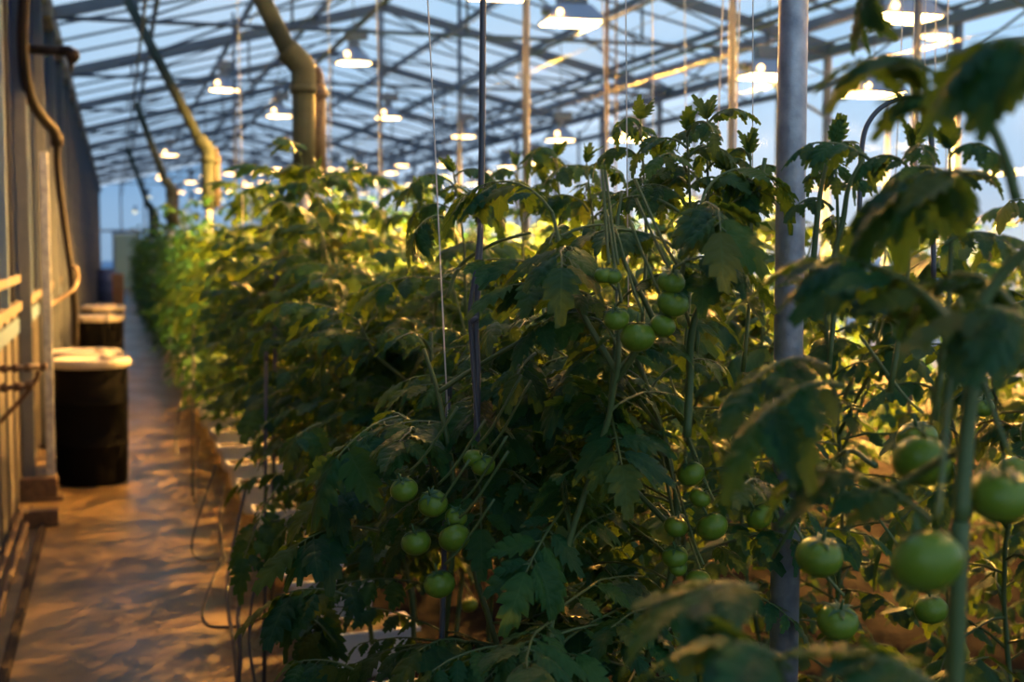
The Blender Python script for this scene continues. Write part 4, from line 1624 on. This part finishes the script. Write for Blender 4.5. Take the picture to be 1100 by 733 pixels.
hero_stem([(890, 300, 2.2), (905, 240, 2.2), (912, 200, 2.2), (930, 165, 2.2)], 0.006, 0.003)
hero_stem([(872, 300, 2.25), (880, 215, 2.25), (890, 170, 2.25)], 0.006, 0.003)
hero_stem([(940, 500, 1.9), (900, 490, 2.0), (830, 600, 2.1)], 0.004, 0.003)
hero_stem([(620, 610, 2.5), (607, 545, 2.45), (603, 515, 2.42)], 0.004, 0.0025)
# tips above the canopy
for b, t, n_, L in (((690, 235, 2.95), (688, 128, 2.95), 7, 0.15), ((736, 250, 2.65), (738, 140, 2.65), 8, 0.16), ((748, 240, 2.7), (760, 128, 2.75), 6, 0.14),
                    ((800, 250, 2.7), (806, 165, 2.7), 6, 0.12), ((893, 225, 2.3), (897, 155, 2.3), 6, 0.10), ((600, 235, 4.0), (598, 168, 4.0), 6, 0.2),
                    ((640, 240, 3.4), (630, 175, 3.4), 6, 0.18), ((560, 235, 4.2), (555, 178, 4.2), 6, 0.18), ((345, 300, 5.6), (340, 180, 5.6), 7, 0.22),
                    ((500, 230, 3.6), (487, 185, 3.6), 6, 0.2), ((292, 260, 7.2), (288, 195, 7.2), 6, 0.24), ((372, 230, 6.0), (378, 180, 6.0), 6, 0.22),
                    ((960, 230, 2.1), (980, 160, 2.1), 6, 0.13), ((1010, 240, 1.9), (1020, 160, 1.9), 6, 0.12), ((440, 240, 4.6), (450, 205, 4.6), 6, 0.2)):
    hero_shoot(b, t, n_, L)

for px, py, r in TOMS:
    R, dd = fruit(r, px, py)
    p = at(px, py, dd)
    o = nearest_plant(p)
    t = add_tomato(o, p, R)
    # the fruit's stalk, bent up and back to the vine
    _, f, mb = fol(o)
    top = p + Vector((0.01, 0.0, R * 1.25))
    st = Vector((o.location.x, o.location.y, p.z + 0.09))
    back = (st - top)
    if back.length > 0.10:
        back = back.normalized() * 0.10
    mb.tube([q - o.location for q in smooth_path([top, top + Vector((0, 0, 0.03)) + back * 0.35, top + back + Vector((0, 0, 0.11))], 4)], 0.0026, 6)

for nm, (o, fs, ms) in hero.items():
    for f in fs:
        if f.n:
            link("leaf", f.mesh("leaf"), o)
    for mb in ms:
        if mb.v:
            mb.build("side_stem", M["stem"], o)

# ------------------------------------------------------------------ world: blue dusk sky with thin cloud
wd = bpy.data.worlds.new("dusk_sky")
scn.world = wd
wd.use_nodes = True
nt = wd.node_tree
N, L = nt.nodes, nt.links
bg = N["Background"]
tc = N.new("ShaderNodeTexCoord")
sp = N.new("ShaderNodeSeparateXYZ")
L.new(tc.outputs["Generated"], sp.inputs[0])
rp = N.new("ShaderNodeValToRGB")
e = rp.color_ramp.elements
e[0].position, e[0].color = 0.0, (0.47, 0.52, 0.60, 1)
e[1].position, e[1].color = 1.0, (0.07, 0.20, 0.50, 1)
for pz, c in ((0.06, (0.40, 0.56, 0.74, 1)), (0.25, (0.36, 0.60, 0.84, 1)), (0.5, (0.26, 0.48, 0.76, 1))):
    k = e.new(pz)
    k.color = c
L.new(sp.outputs["Z"], rp.inputs["Fac"])
nz = N.new("ShaderNodeTexNoise")
nz.inputs["Scale"].default_value = 2.6
nz.inputs["Detail"].default_value = 5
mp = N.new("ShaderNodeMapping")
mp.inputs["Scale"].default_value = (1, 1, 3.0)
L.new(tc.outputs["Generated"], mp.inputs["Vector"])
L.new(mp.outputs["Vector"], nz.inputs["Vector"])
cr_ = N.new("ShaderNodeValToRGB")
cr_.color_ramp.elements[0].position, cr_.color_ramp.elements[0].color = 0.40, (0, 0, 0, 1)
cr_.color_ramp.elements[1].position, cr_.color_ramp.elements[1].color = 0.70, (0.75, 0.75, 0.75, 1)
L.new(nz.outputs["Fac"], cr_.inputs["Fac"])
mx = N.new("ShaderNodeMix")
mx.data_type = "RGBA"
L.new(cr_.outputs["Color"], mx.inputs["Factor"])
L.new(rp.outputs["Color"], mx.inputs["A"])
mx.inputs["B"].default_value = (0.66, 0.72, 0.80, 1)
L.new(mx.outputs["Result"], bg.inputs["Color"])
bg.inputs["Strength"].default_value = 1.42

# ------------------------------------------------------------------ camera, view
cd = bpy.data.cameras.new("camera")
cam = bpy.data.objects.new("camera", cd)
COL.objects.link(cam)
R3 = Matrix((RT, UP, -FW)).transposed()
cam.matrix_world = Matrix.Translation(CAM) @ R3.to_4x4()
cd.sensor_fit = "HORIZONTAL"
cd.sensor_width = 36.0
cd.lens = F / W * 36.0
cd.clip_start = 0.05
cd.clip_end = 400
cd.dof.use_dof = True
cd.dof.focus_distance = 2.62
cd.dof.aperture_fstop = 3.6
cd.dof.aperture_blades = 0
scn.camera = cam

vs = scn.view_settings
scn.display_settings.display_device = "sRGB"
vs.view_transform = "Standard"
vs.look = "None"
vs.exposure = 0.0
vs.gamma = 1.0
vs.use_curve_mapping = False
cy = scn.cycles
cy.use_denoising = True
try:
    cy.denoiser = "OPENIMAGEDENOISE"
    cy.denoising_input_passes = "RGB_ALBEDO_NORMAL"
except Exception:
    pass
cy.max_bounces = 6
cy.diffuse_bounces = 3
cy.glossy_bounces = 3
cy.transmission_bounces = 3
cy.transparent_max_bounces = 8
cy.sample_clamp_indirect = 4.0
cy.caustics_reflective = False
cy.caustics_refractive = False
